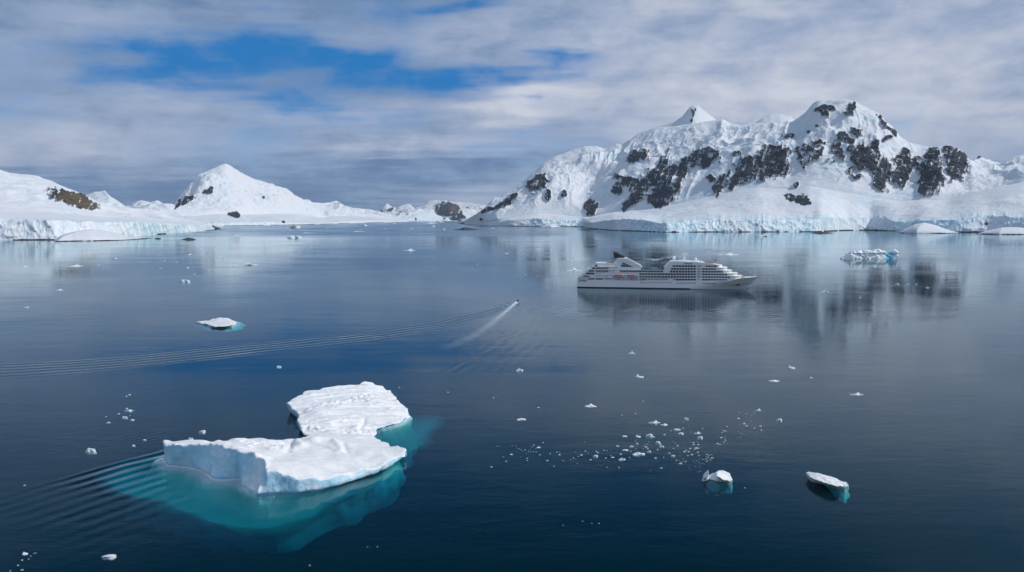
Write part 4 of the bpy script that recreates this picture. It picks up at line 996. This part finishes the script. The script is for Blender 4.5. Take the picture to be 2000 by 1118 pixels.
def sprinkle(cx, cy, rx, ry, n, lo, hi):
    for _ in range(n):
        r, a = math.sqrt(rnd.random()), rnd.uniform(0, 6.283)
        w = rnd.uniform(lo, hi); ice(cx+r*rx*math.cos(a), cy+r*ry*math.sin(a), w, max(w*0.5, 0.9), 'brash_ice', GL[0], 'brash ice', GL[1])
sprinkle(1385, 895, 9, 9, 26, 1.0, 2.6); sprinkle(1335, 897, 12, 8, 12, 1.0, 2.2); sprinkle(1368, 902, 16, 8, 12, 1, 2.4); sprinkle(1357, 915, 14, 10, 10, .9, 1.8)
sprinkle(1412, 862, 14, 9, 14, .9, 2.2); sprinkle(1440, 848, 10, 8, 9, .9, 1.8); sprinkle(1260, 870, 14, 8, 8, 1, 2); sprinkle(1025, 878, 22, 8, 12, .8, 1.8)
sprinkle(1350, 870, 20, 12, 8, 1, 2)
LG = 'tiny white ice crumb in the loose group at the left, above the lone left floe'
for b in [(247, 798, 5, 2), (232, 808, 5, 2.4), (258, 820, 8, 3), (212, 825, 7, 3), (282, 859, 6, 3), (261, 870, 6, 3), (207, 814, 2.5, 1.2), (253, 771, 5, 1.6), (247, 774, 3, 1.2), (261, 802, 3, 1), (254, 812, 2, 1)]:
    ice(*b, 'brash_ice', LG, 'brash ice', 'ice crumbs at the left')
LB = 'faint ice crumb beside the small pointed floe at the bottom left'
for b in [(60, 1086, 2.4, 1.2), (66, 1081, 2, 1), (43, 1094, 3, 1.6), (35, 1104, 3, 1.4), (43, 1113, 5, 1.6), (20, 1115, 3, 1.2), (56, 1092, 2, 1), (48, 948, 4, 1.4), (70, 1080, 2, 1)]:
    ice(*b, 'brash_ice', LB, 'brash ice', 'ice crumbs at the bottom left')
LR = 'tiny white ice fleck on open water far from the scattered field'
for b in [(1752, 555, 8, 2), (1772, 555, 5, 2), (1790, 555, 4, 1.6), (1812, 562, 7, 2), (1680, 581, 5, 1.6), (964, 776.5, 4, 2), (1025, 489, 9, 3), (990, 495, 9, 2.4), (1120, 504.5, 4, 1.6), (1030, 498, 3, 1.4), (932, 516, 5, 2), (1026, 537, 4, 2),
          (1012, 495, 3, 1.4), (1079, 505, 3, 1.4), (313, 524, 5, 1.6), (380, 535, 5, 2), (366, 523, 6, 1.6), (321, 509, 3, 2), (345, 512, 6, 1.2), (224, 505, 7, 1.4), (192, 517, 3, 1.4), (53, 600, 10, 2.2), (430, 501, 7, 1.4), (1170, 1022, 2.6, 2),
          (1156, 1022, 1.6, 1), (1138, 1018, 2, 1), (1100, 1026, 1.6, 1), (780, 757, 3, 1.4), (875, 766, 3, 1.4), (718, 1068, 2, 1.2), (737, 1068, 2, 1.2), (605, 1104, 3, 2), (736, 438, 7, 1.4), (752, 447, 6, 1.8), (770, 437, 9, 1.6), (804, 447, 6, 1.4),
          (858, 433, 8, 2), (704, 449, 5, 1.4), (640, 446, 9, 1.2), (700, 452, 24, 1.4), (960, 446, 12, 1.2), (1020, 447, 10, 1), (600, 455, 24, 1.2)]:
    ice(*b, 'brash_ice', LR, 'brash ice', 'lone ice flecks on open water')

# ------------------------------------------------------------------ cruise ship
WHITE = plain('ship_white', (0.90, 0.90, 0.90), 0.45, var=0.03, sc=0.1)
CREAM = plain('ship_grey', (0.50, 0.52, 0.55), 0.5, var=0.05, sc=0.2)
NAVY = plain('hull_stripe', (0.02, 0.024, 0.04), 0.5)
def glassm(name, c, rough=0.12):
    m, t, b, o = new_mat(name); P = t.node('ShaderNodeTexCoord').outputs['Object']
    n = t.noise(P, 0.35, 3, 0.7); t.l.new(t.mix(t.ramp(n, .35, .65), tuple(x*.6 for x in c), tuple(x*1.6 for x in c)), b.inputs['Base Color'])
    b.inputs['Roughness'].default_value = rough; b.inputs['Specular IOR Level'].default_value = 0.1; return m
GLASS = glassm('cabin_glass', (0.006, 0.022, 0.04), 0.3)
GREEN = glassm('green_glass', (0.01, 0.14, 0.12), 0.25)
BLACK = plain('funnel_black', (0.012, 0.012, 0.014), 0.6)
ORANGE = plain('boat_orange', (0.55, 0.07, 0.03), 0.5)
WOOD = plain('teak_deck', (0.30, 0.16, 0.09), 0.7, var=0.2, sc=0.5)
DARK = plain('dark_parts_and_shade', (0.03, 0.035, 0.045), 0.7)  # dark fittings and panes; also stands in for shade in recesses
GREY = plain('tube_grey', (0.05, 0.05, 0.055), 0.6)
A3 = W(1127.5, 562.0); B3 = W(1451, 566.6)
LWL = math.dist(A3, B3); ux, uy = (B3[0]-A3[0])/LWL, (B3[1]-A3[1])/LWL
nxx, nyy = -uy, ux                            # local +y, away from the camera
BEAM = 12.8
ORG = (A3[0]+nxx*BEAM, A3[1]+nyy*BEAM, 0)
def S(px, py, yl=-BEAM):
    """where the line of sight meets the ship's lengthwise plane at local y = yl: local (x, z)"""
    ox, oy = ORG[0]+nxx*yl, ORG[1]+nyy*yl
    r = ray(px, py); tt = (ox*nxx+oy*nyy)/(r[0]*nxx+r[1]*nyy)
    X, Y, Z = r[0]*tt, r[1]*tt, H+r[2]*tt
    return ((X-ORG[0])*ux+(Y-ORG[1])*uy, Z)
ship = empty('cruise_ship', ORG, math.atan2(uy, ux))
tag(ship, 'white cruise ship with a black funnel top and rows of balconies, lying off the massif', 'ship')
def sz(py, px=1300): return S(px, py)[1]
def sx(px, py=545): return S(px, py)[0]
BOWX = S(1482, 542.5, 0)[0]; WLX = S(1452, 566, 0)[0]
DK = sz(548.6)                                 # main deck edge
FD = S(1470, 542.5, 0)[1]                      # foredeck height
def hull():
    V, F = [], []; ns, levels = 70, [(-6, 0), (0.0, 0), (1.6, .1), (4, .3), (7, .6), (0, 1)]
    for i in range(ns+1):
        q = i/ns; row = []
        for j, (zz, fl) in enumerate(levels):
            xe = WLX+(BOWX-WLX)*(fl**0.9)
            x = q*xe
            top = DK+(FD-DK)*sm(np.array(q), .82, .90)+1.2*max(q-.9, 0)*10
            z = zz if j < 5 else float(top)
            if j == 0: z = -6
            start = 0.66+0.14*fl; p = min(max((q-start)/(1-start), 0), 1)
            w = BEAM*(1-p**(1.7+1.0*fl))*(0.92+0.08*min(q/0.12, 1))
            row.append((x, w, z))
        V += [(x, -w, z) for x, w, z in row]+[(x, w, z) for x, w, z in row[::-1]]
    m = len(levels)*2
    for i in range(ns):
        for j in range(m-1): F.append((i*m+j, (i+1)*m+j, (i+1)*m+j+1, i*m+j+1))
        F.append((i*m+m-1, (i+1)*m+m-1, (i+1)*m, i*m))
    F.append(tuple(range(m)))
    mb = MB(); mb.add(V, F); h = mb.build('hull', WHITE, ship, smooth=False)
    # boot stripe: a thin shell just outside the hull at the waterline
    V, F = [], []; n = 70
    for i in range(n+1):
        q = i/n; x = q*WLX; start = .66; p = min(max((q-start)/(1-start), 0), 1); w = BEAM*(1-p**1.7)*(0.92+0.08*min(q/0.12, 1))+0.06
        V += [(x, -w, -6.3), (x, -w, 1.05), (x, w, 1.05), (x, w, -6.3)]
    for i in range(n):
        a = i*4; F += [(a, a+4, a+5, a+1), (a+1, a+5, a+6, a+2), (a+2, a+6, a+7, a+3)]
    F.append((0, 1, 2, 3)); MB().add([(v[0]+(.08 if v[0] > 1 else -.08), v[1], v[2]) for v in V], F).build('boot_stripe', NAVY, ship)
hull()
def outline(x0, x1, hb, nose, tail=3.0):
    p = [(x0, -hb*.8), (x0+tail, -hb)]
    for k in range(9):
        a = math.pi/2*k/8; p.append((x1-nose+nose*math.sin(a), -hb*(0.25+0.75*math.cos(a))))
    q = [(x, -y) for x, y in p[::-1]]
    return p+q
RW = [548.4, 543.9, 538.6, 533.4, 528.2, 523.0, 517.6]     # deck lines, image heights amidships
ZR = [sz(v) for v in RW]
decks = [(0, 1133, 1440, 15), (1, 1139, 1446, 16), (2, 1145, 1438, 14), (3, 1151, 1427, 12), (4, 1157, 1418, 10)]
for k, a, b, nose in decks:
    x0 = sx(a); x1 = S(b, 540, 0)[0]
    if k == 4:
        MB().slab(outline(x0, sx(1252), BEAM-.5, 1), ZR[4]+.01, ZR[5]).build('deck_house', WHITE, ship)
        MB().slab(outline(sx(1298), x1, BEAM-.5, nose), ZR[4]+.01, ZR[5]).build('deck_house', WHITE, ship)
    else:
        hb = BEAM-.5 if k else BEAM-1.0
        MB().slab(outline(x0, x1, hb, nose), ZR[k]+.01, ZR[k+1]).build('deck_house', WHITE, ship)
    # projecting floor edge of each deck, the white line between the window rows
    xs1 = S(b, 540, 0)[0]+1.2
    if k < 4: MB().slab(outline(x0-2.2, xs1, BEAM+.25, nose+1), ZR[k+1]-.25, ZR[k+1]+.45).build('deck_edge', WHITE, ship)
MB().slab(outline(sx(1297), S(1420, 527, 0)[0], BEAM+.25, 10), ZR[5]-.3, ZR[5]+.7).build('deck_edge', WHITE, ship)
MB().slab(outline(sx(1155), sx(1207), BEAM+.25, 1), ZR[5]-.3, ZR[5]+.5).build('deck_edge', WHITE, ship)
# top decks
MB().slab(outline(sx(1163), sx(1206), BEAM-1.2, 1), ZR[5]+.5, sz(515.6)).build('deck_house', WHITE, ship)
MB().slab(outline(sx(1301), S(1410, 520, 0)[0], BEAM-.5, 9), ZR[5]+.7, ZR[6]).build('deck_house', WHITE, ship)
rf = [S(1303, 523), S(1300, 521), S(1310, 511), S(1318, 510.6), S(1354, 511.6), S(1380, 514), S(1396, 516.6), S(1406, 518.6), S(1395, 519.6), S(1360, 518.6), S(1316, 518.2)]
MB().prism(rf, -BEAM+.1, BEAM-.1).build('roof', WHITE, ship)
for sg in (1,):
    MB().prism([S(1297, 529.6), S(1298, 526), S(1303, 518), S(1312, 518), S(1309, 524), S(1306, 529.6)], -BEAM-.1, -BEAM+.5).build('side_fin', WHITE, ship)
MB().box(sx(1335), sx(1352), -BEAM-.03, -BEAM+.3, sz(516), sz(514.4)).build('roof_vent', GREY, ship)
MB().box(S(1376, 513, 0)[0], S(1397, 513, 0)[0], -6, 8, sz(513.6), sz(512.4)).build('wood_deck', WOOD, ship)
# glass rail round the pool deck amidships
MB().box(sx(1251), sx(1297), -BEAM+.2, -BEAM+.35, ZR[4], sz(524.6)).build('glass_rail', glassm('rail_glass', (.10, .16, .20), .2), ship)
MB().box(sx(1250), sx(1298), -BEAM+.1, BEAM-.1, ZR[4]-.1, ZR[4]+.35).build('pool_deck', WHITE, ship)
MB().box(sx(1272), sx(1284), -3, 4, ZR[4]+.35, ZR[4]+1.5).build('whirlpool', CREAM, ship)
# funnel with its sloping brace and green glazed wall
fun = MB().prism([S(1197, 523), S(1198, 516), S(1204, 506.5), S(1208, 505), S(1221, 505), S(1224, 508), S(1215, 515), S(1211, 527)], -10.5, 10.5).build('funnel', WHITE, ship)
MB().prism([S(1219, 505.2), S(1223, 505), S(1251.5, 519.6), S(1254, 524.2), S(1250, 525.8), S(1238, 522.4), S(1217, 512.5)], -12.2, -9.6).build('brace', WHITE, ship)
MB().prism([S(1219, 505.2), S(1223, 505), S(1251.5, 519.6), S(1254, 524.2), S(1250, 525.8), S(1238, 522.4), S(1217, 512.5)], 9.6, 12.2).build('brace', WHITE, ship)
gw = MB().prism([S(1211, 527.2), S(1215.5, 513.5), S(1224, 515.6), S(1237.5, 522.2), S(1237.5, 527.2)], -11.9, 11.9).build('glazed_wall', GREEN, ship)
mbm = MB()
for px in (1216, 1221.5, 1227, 1232.5, 1238):
    mbm.box(sx(px)-.12, sx(px)+.12, -12.0, -11.6, sz(527), sz(514.5+max(px-1222, 0)*.47))
for py in (518.5, 523):
    mbm.box(sx(1213 if py > 520 else 1214.5), sx(1238 if py > 522 else 1230), -12.02, -11.6, sz(py)-.1, sz(py)+.1)
mbm.build('mullion', WHITE, gw)
fc = MB(); R_ = random.Random(3)
for i in range(9):
    bx = S(1202.5+i*1.9, 505, 0)[0]
    fc.tube([(bx, (-1)**i*1.6, sz(506)), (bx-.6, (-1)**i*1.5, sz(500.5+max(i-3, 0)*.6)), (bx-1.6+R_.uniform(-.5, .3), (-1)**i*1.4, sz(495.2+max(i-3, 0)*1.35+R_.uniform(-.7, .7)))], [1.7, 1.7, .9], 8)
for i in range(12):
    bx = S(1203+i*1.3, 501, 0)[0]; fc.tube([(bx, R_.uniform(-2, 2), sz(503)), (bx-R_.uniform(1, 3.4), R_.uniform(-2.5, 2.5), sz(493.5+i*.75+R_.uniform(-1.4, 1.2)))], [.7, .2], 6)
fc.box(S(1202, 505, 0)[0], S(1219, 505, 0)[0], -3.4, 3.4, sz(505.6), sz(503))
fc.tube([(S(1202, 500, 0)[0], 0, sz(499.6)), (S(1197.5, 500, 0)[0], 0, sz(498.8))], [.25, .1], 6)
fc.build('funnel_top', BLACK, ship)
# mast, radomes, aerials, deck furniture
MB().prism([S(1333, 512, 0), S(1334.2, 498, 0), S(1338.6, 498, 0), S(1339.2, 512, 0)], -1.4, 1.4).build('mast', WHITE, ship)
MB().box(S(1330.5, 497, 0)[0], S(1341, 497, 0)[0], -3, 3, sz(498), sz(496.8)).build('radar_bar', WHITE, ship)
MB().tube([(S(1342, 495, 0)[0], 0, sz(500)), (S(1342, 495, 0)[0], 0, sz(493.5))], .18, 6).tube([(S(1335, 495, 0)[0], 0, sz(498)), (S(1335, 495, 0)[0], 0, sz(492.5))], .2, 6).tube([(S(1336, 495, 0)[0], -3, sz(503)), (S(1336, 495, 0)[0], 3, sz(503))], .25, 6).build('aerial', WHITE, ship)
for px, py, r in ((1316, 504.6, 2.0), (1358.4, 506.6, 1.55)):
    rx = S(px, py, 0)[0]; MB().ball((rx, -2, sz(py)), r, 16).build('radome', WHITE, ship, smooth=True)
    MB().tube([(rx, -2, sz(511.5)), (rx, -2, sz(py)-r*.6)], [r*.75, r*.6], 12).build('radome_base', WHITE, ship)
MB().ball((S(1364, 510, 0)[0], 2, sz(510.5)), 1.2, 12).ball((S(1369, 510, 0)[0], 0, sz(511)), .8, 12).build('antenna_dome', WHITE, ship, smooth=True)
MB().tube([(S(1402, 518, 0)[0], 0, sz(518.5)), (S(1402, 512, 0)[0], 0, sz(511))], .12, 6).build('flag_pole', WHITE, ship)
fm = MB()
for i in range(9):
    x = sx(1184+i*1.6); fm.box(x, x+.7, -8+i % 3*2, -6.6+i % 3*2, sz(515.6), sz(515.6)+1+.5*(i % 2))
fm.build('deck_furniture', WOOD, ship)
fb = MB(); fb.box(S(1446, 541, 0)[0], S(1462, 541, 0)[0], -5, 5, FD+.05, FD+.3); fb.build('bow_deck', WOOD, ship)
gm = MB(); x = S(1449, 541, 0)[0]; gm.box(x, x+2, -2, 2, FD, FD+1.6).box(x+5, x+6, -1, 1, FD, FD+1.2); xb = S(1475, 541, 0)[0]; gm.tube([(xb, 0, FD), (xb, 0, FD+4)], .15, 6).build('mooring_gear', WHITE, ship)
MB().tube([(S(1472, 542, 0)[0], 0, FD), (S(1476, 541, 0)[0], 0, FD+2)], [.6, .3], 8).build('bow_crane', WHITE, ship)
# windows of the cabins: the first hundred as parts, the rest as one
count = [0]; rest = MB()
def window(px0, px1, py0, py1, mat=GLASS, name='window', y=-BEAM+.5, proud=.08, parent=None):
    x0, x1 = sx(px0, (py0+py1)/2), sx(px1, (py0+py1)/2); z0, z1 = sz(py1+(.25 if name == 'window' else 0), (px0+px1)/2), sz(py0, (px0+px1)/2)
    if name == 'window':
        count[0] += 1
        if count[0] > 100: rest.box(x0, x1, y-proud, y+.2, z0, z1); return
    MB().box(x0, x1, y-proud, y+.2, z0, z1).build(name, mat, parent or ship)
def row(a, b, n, py0, py1, fill=.78, **kw):
    st = (b-a)/n
    for i in range(n): window(a+i*st, a+i*st+st*fill, py0, py1, **kw)
row(1249, 1360, 20, 534.4, 537.7); row(1249, 1360, 20, 539.8, 542.9)
row(1309, 1360, 9, 529.2, 532.6); row(1311, 1360, 9, 524.0, 527.2); row(1314, 1360, 8, 518.6, 522.0)
row(1372, 1427, 10, 539.8, 542.9); row(1372, 1421, 9, 534.4, 537.7); row(1372, 1413, 7, 529.2, 532.6)
row(1372, 1399, 5, 524.0, 527.2); row(1321, 1360, 7, 545.0, 547.9, y=-BEAM+1.0); row(1372, 1421, 9, 545.0, 547.9, y=-BEAM+1.0)
MB_rest = rest.build('window', GLASS, ship); MB_rest['kind'] = 'stuff'
row(1211, 1296, 14, 529.1, 532.4, .86, mat=GREEN, name='promenade_window')
window(1378, 1401, 518.9, 521.6, name='bridge_window')
for py0, py1 in ((518.6, 522), (524, 527.2), (529.2, 532.6), (534.4, 537.7), (539.8, 542.9)):
    window(1361.5, 1367.5, py0-1, py1+1, CREAM, 'stair_panel', proud=.15); window(1368.4, 1370, py0, py1-1, GLASS, 'small_window')
for i in range(12): window(1250.5+i*5.4, 1252+i*5.4, 550.9, 553.5, DARK, 'porthole', y=-BEAM)
for i in range(7): window(1322.5+i*5.5, 1325.5+i*5.5, 552.6, 554.1, DARK, 'porthole', y=-BEAM)
for i in range(5): window(1373.2+i*5.5, 1376+i*5.5, 553.2, 554.7, DARK, 'porthole', y=-BEAM+.3, proud=.6)
# stern terraces: dark panels stepping up, painted in for the recesses' shade
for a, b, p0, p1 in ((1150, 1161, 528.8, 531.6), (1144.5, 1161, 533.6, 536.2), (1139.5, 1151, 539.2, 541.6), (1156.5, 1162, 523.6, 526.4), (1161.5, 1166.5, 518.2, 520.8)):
    window(a, b, p0, p1, DARK, 'terrace_shade_panel', y=-BEAM+.5 if p0 > 522 else -BEAM+1.2, proud=.1)
row(1163.5, 1189, 5, 528.8, 531.4, .85, name='lounge_window'); row(1163.5, 1189, 6, 523.3, 525.6, .9, mat=glassm('blue_glass', (.04, .09, .14), .3), name='lounge_window')
for px in (1192, 1197.5): window(px-.9, px+.9, 528.8, 530.8, DARK, 'round_window')
for px in (1166, 1171.5): window(px-1, px+1, 534, 535.6, DARK, 'round_window')
for i in range(5): window(1165+i*5.2, 1167+i*5.2, 539.4, 541, DARK, 'round_window')
for px in (1183.5, 1186, 1188.5): window(px-.4, px+.4, 518.9, 519.8, DARK, 'round_window', y=-BEAM+1.2)
row(1149, 1161.5, 3, 544.4, 546.6, .85, name='deck_opening', mat=DARK, y=-BEAM+1.0); row(1164, 1178, 4, 544.4, 546.6, .85, name='deck_opening', mat=GREY, y=-BEAM+1.0)  # flat panels; shade inside the openings is put into their colour
window(1180.5, 1194, 543.6, 547.4, CREAM, 'deck_opening', y=-BEAM+1.0); window(1128.5, 1131, 543.4, 545.2, DARK, 'mooring_port', y=-BEAM*.93, proud=.2)
for i in range(8): window(1266+i*5, 1269.2+i*5, 544.8, 546.8, GREY, 'small_window', y=-BEAM+1.0)
window(1316, 1319.4, 545, 547.2, ORANGE, 'red_locker', y=-BEAM+1.0)
# faint dark lettering on the quarter
lt = MB()
for i in range(12):
    a = 1132.2+i*1.15; x0, x1 = sx(a), sx(a+.8); z0, z1 = sz(550.4), sz(549.2+(.3 if i % 3 == 1 else 0)); lt.box(x0, x1, -BEAM-.02, -BEAM+.5, z0, z1)
for a in (1130.6, 1140, 1143): lt.box(sx(a), sx(a+1.2), -BEAM-.02, -BEAM+.6, sz(552.7), sz(551.6))
lt.build('hull_lettering', NAVY, ship)
x0 = S(1441.5, 556, -5)[0]; MB().box(x0-2.2, x0+1.8, -9.6, -7.0, S(1441, 557, -6)[1], S(1441, 555.6, -6)[1]).build('anchor', DARK, ship)
# boat bays
for a, b in ((1196.5, 1220), (1222.5, 1246)):
    window(a, b, 537.6, 547.4, CREAM, 'boat_bay', y=-BEAM+.2, proud=.48)
    window(a+10, a+12, 544.5, 547, DARK, 'bay_door', y=-BEAM+.2, proud=.56)
window(1249.5, 1264, 544, 547.6, CREAM, 'boat_bay', y=-BEAM+1.0, proud=.5)
def lifeboat(px0, px1, py0, py1, label, name='lifeboat', yo=-BEAM-1.1, group=None):
    x0, x1 = sx(px0), sx(px1); zt, zb = sz(py0), sz(py1); L = x1-x0; hgt = zt-zb
    c, s = math.cos(ship.rotation_euler[2]), math.sin(ship.rotation_euler[2])
    lx, ly = (x0+x1)/2, yo
    e = empty(name, (ORG[0]+c*lx-s*ly, ORG[1]+s*lx+c*ly, zb), ship.rotation_euler[2]); tag(e, label, 'lifeboat', group)
    def body(z0, z1, w0, w1, l0, l1, nm, mat):
        mb = MB(); V, F = [], []; n = 24
        for zz, w, l in ((z0, w0, l0), ((z0+z1)/2, (w0+w1)/2*1.06, (l0+l1)/2*1.02), (z1, w1, l1)):
            for k in range(n):
                a = 2*math.pi*k/n; q = abs(math.cos(a))**.6*math.copysign(1, math.cos(a)); V.append((q*l/2, math.sin(a)*w, zz))
        for j in range(2):
            for k in range(n): F.append((j*n+k, j*n+(k+1) % n, (j+1)*n+(k+1) % n, (j+1)*n+k))
        F += [tuple(range(n-1, -1, -1)), tuple(range(2*n, 3*n))]
        return mb.add(V, F).build(nm, mat, e)
    body(0, hgt*.45, .7, 1.35, L*.8, L, 'hull', WHITE); body(hgt*.45+.01, hgt, 1.4, .8, L*.98, L*.86, 'canopy', ORANGE)
    MB().box(-L*.3, L*.3, -1.46, -1.30, hgt*.55, hgt*.66).build('window', DARK, e)
lifeboat(1199.5, 1218.8, 537.8, 542.6, 'orange covered lifeboat hanging nearer the stern of the ship')
lifeboat(1225, 1243, 537.8, 542.6, 'orange covered lifeboat hanging nearer the middle of the ship')
lifeboat(1251, 1262.5, 545.0, 547.6, 'small dark red rescue boat low on the ship, right of the two lifeboats', 'rescue_boat', yo=-BEAM+.4)

# ------------------------------------------------------------------ inflatable boats with people
JACKET = plain('jacket_red', (0.50, 0.10, 0.02), 0.8); TROUSER = plain('trousers_dark', (0.03, 0.03, 0.04), 0.8); SKIN = plain('skin', (0.45, 0.27, 0.2), 0.6); DJ = plain('jacket_dark', (0.02, 0.02, 0.03), 0.8)
def zodiac(loc, rz, label, scale=1.0):
    e = empty('inflatable_boat', loc, rz); tag(e, label, 'inflatable boat')
    pts = [(-2.6, -.85, .25), (-1.5, -.88, .3), (0, -.88, .32), (1.4, -.8, .36), (2.2, -.5, .46), (2.6, 0, .56), (2.2, .5, .46), (1.4, .8, .36), (0, .88, .32), (-1.5, .88, .3), (-2.6, .85, .25)]
    MB().tube(pts, [.16]+[.27]*9+[.16], 12).build('tube', GREY, e, smooth=True)
    MB().prism([(-2.4, .05), (-2.3, -.25), (1.4, -.3), (2.3, .1), (2.3, .25), (-2.4, .2)], -.7, .7).build('floor', GREY, e)
    MB().box(-2.45, -2.3, -.65, .65, .1, .6).build('transom', DARK, e)
    mo = MB(); mo.box(-2.95, -2.5, -.22, .22, .5, 1.05).box(-2.8, -2.6, -.09, .09, -.5, .5); mo.build('outboard_motor', BLACK, e)
    return e
def person_mesh(jacket):
    me = bpy.data.meshes.new('person')
    v = [(0, 0, .10), (0, 0, .35), (0, 0, .58), (0, 0, .68), (.02, 0, .82), (0, .17, .52), (.14, .24, .30), (.34, .18, .24), (0, -.17, .52), (.14, -.24, .30), (.34, -.18, .24), (.08, .12, .08), (.46, .13, .10), (.50, .13, -.28), (.08, -.12, .08), (.46, -.13, .10), (.50, -.13, -.28), (.60, .13, -.33), (.60, -.13, -.33)]
    e = [(0, 1), (1, 2), (2, 3), (3, 4), (2, 5), (5, 6), (6, 7), (2, 8), (8, 9), (9, 10), (0, 11), (11, 12), (12, 13), (13, 17), (0, 14), (14, 15), (15, 16), (16, 18)]
    r = [.15, .17, .14, .06, .11, .09, .07, .05, .09, .07, .05, .11, .09, .06, .11, .09, .06, .05, .05]
    me.from_pydata(v, e, []); o = bpy.data.objects.new('tmp', me); link(o)
    m = o.modifiers.new('s', 'SKIN'); sv = me.skin_vertices[0].data
    for i, q in enumerate(r): sv[i].radius = (q, q)
    sv[0].use_root = True; o.modifiers.new('d', 'SUBSURF').levels = 1
    dg = bpy.context.evaluated_depsgraph_get(); m2 = bpy.data.meshes.new_from_object(o.evaluated_get(dg)); bpy.data.objects.remove(o)
    m2.materials.clear()
    for q in (jacket, TROUSER, SKIN): m2.materials.append(q)
    for p in m2.polygons:
        p.use_smooth = True; c = p.center
        p.material_index = 2 if c.z > .72 and c.x > .03 else (1 if (c.z < .16 and c.x > -.02) or c.z > .84 else 0)
    return m2
PM = [person_mesh(JACKET), person_mesh(DJ)]
Zp = W(1011.5, 588.5); Zq = W(985, 611); za = math.atan2(Zp[1]-Zq[1], Zp[0]-Zq[0])
zodiac((Zp[0], Zp[1], 0), za, 'small dark inflatable boat with passengers in red jackets, pulling a long white wake')
def seat(base, rz, x, y, z, turn, me, label, group=None):
    c, s = math.cos(rz), math.sin(rz); o = bpy.data.objects.new('person', me); link(o)
    o.location = (base[0]+c*x-s*y, base[1]+s*x+c*y, z); o.rotation_euler = (0, 0, rz+turn); tag(o, label, 'person', group)
for i, x in enumerate((-1.4, -.6, .2, 1.0)):
    for sgn in (-1, 1):
        seat(Zp, za, x, sgn*.75, .62, -sgn*math.pi/2, PM[0], 'passenger in an orange-red jacket sitting on the tube of the wake-pulling boat', 'passengers in the near boat')
seat(Zp, za, -2.1, .3, .62, 0, PM[1], 'driver in a dark jacket at the motor of the wake-pulling boat')
Yp = W(1279, 509.8); ya = math.atan2(-Yp[1], -Yp[0])
zodiac((Yp[0], Yp[1], 0), ya, 'tiny dark inflatable boat seen bow-on behind the ship, throwing white spray')
for i, (x, y) in enumerate(((-1.2, -.7), (-1.2, .7), (.2, -.7), (.2, .7))):
    seat(Yp, ya, x, y, .62, -math.copysign(1, y)*math.pi/2, PM[1], 'passenger in a dark jacket in the tiny boat behind the ship', 'passengers in the far boat')
seat(Yp, ya, -2.1, 0, .62, 0, PM[0], 'driver in a red jacket at the back of the tiny boat behind the ship')

# ------------------------------------------------------------------ air
def haze():
    mb = MB(); mb.box(-42000, 42000, -42000, 42000, -91.5, 1500); o = mb.build('haze', None or bpy.data.materials.new('air'), None)
    m = o.data.materials[0]; m.use_nodes = True; t = N(m.node_tree); t.n.clear(); mo = t.node('ShaderNodeOutputMaterial')
    v = t.node('ShaderNodeVolumePrincipled'); v.inputs['Color'].default_value = (0.62, 0.76, 0.95, 1); v.inputs['Density'].default_value = HAZE; v.inputs['Anisotropy'].default_value = 0.0
    t.l.new(v.outputs[0], mo.inputs['Volume']); tag(o, kind='stuff')
HAZE = 1.5e-5
if HAZE: haze()
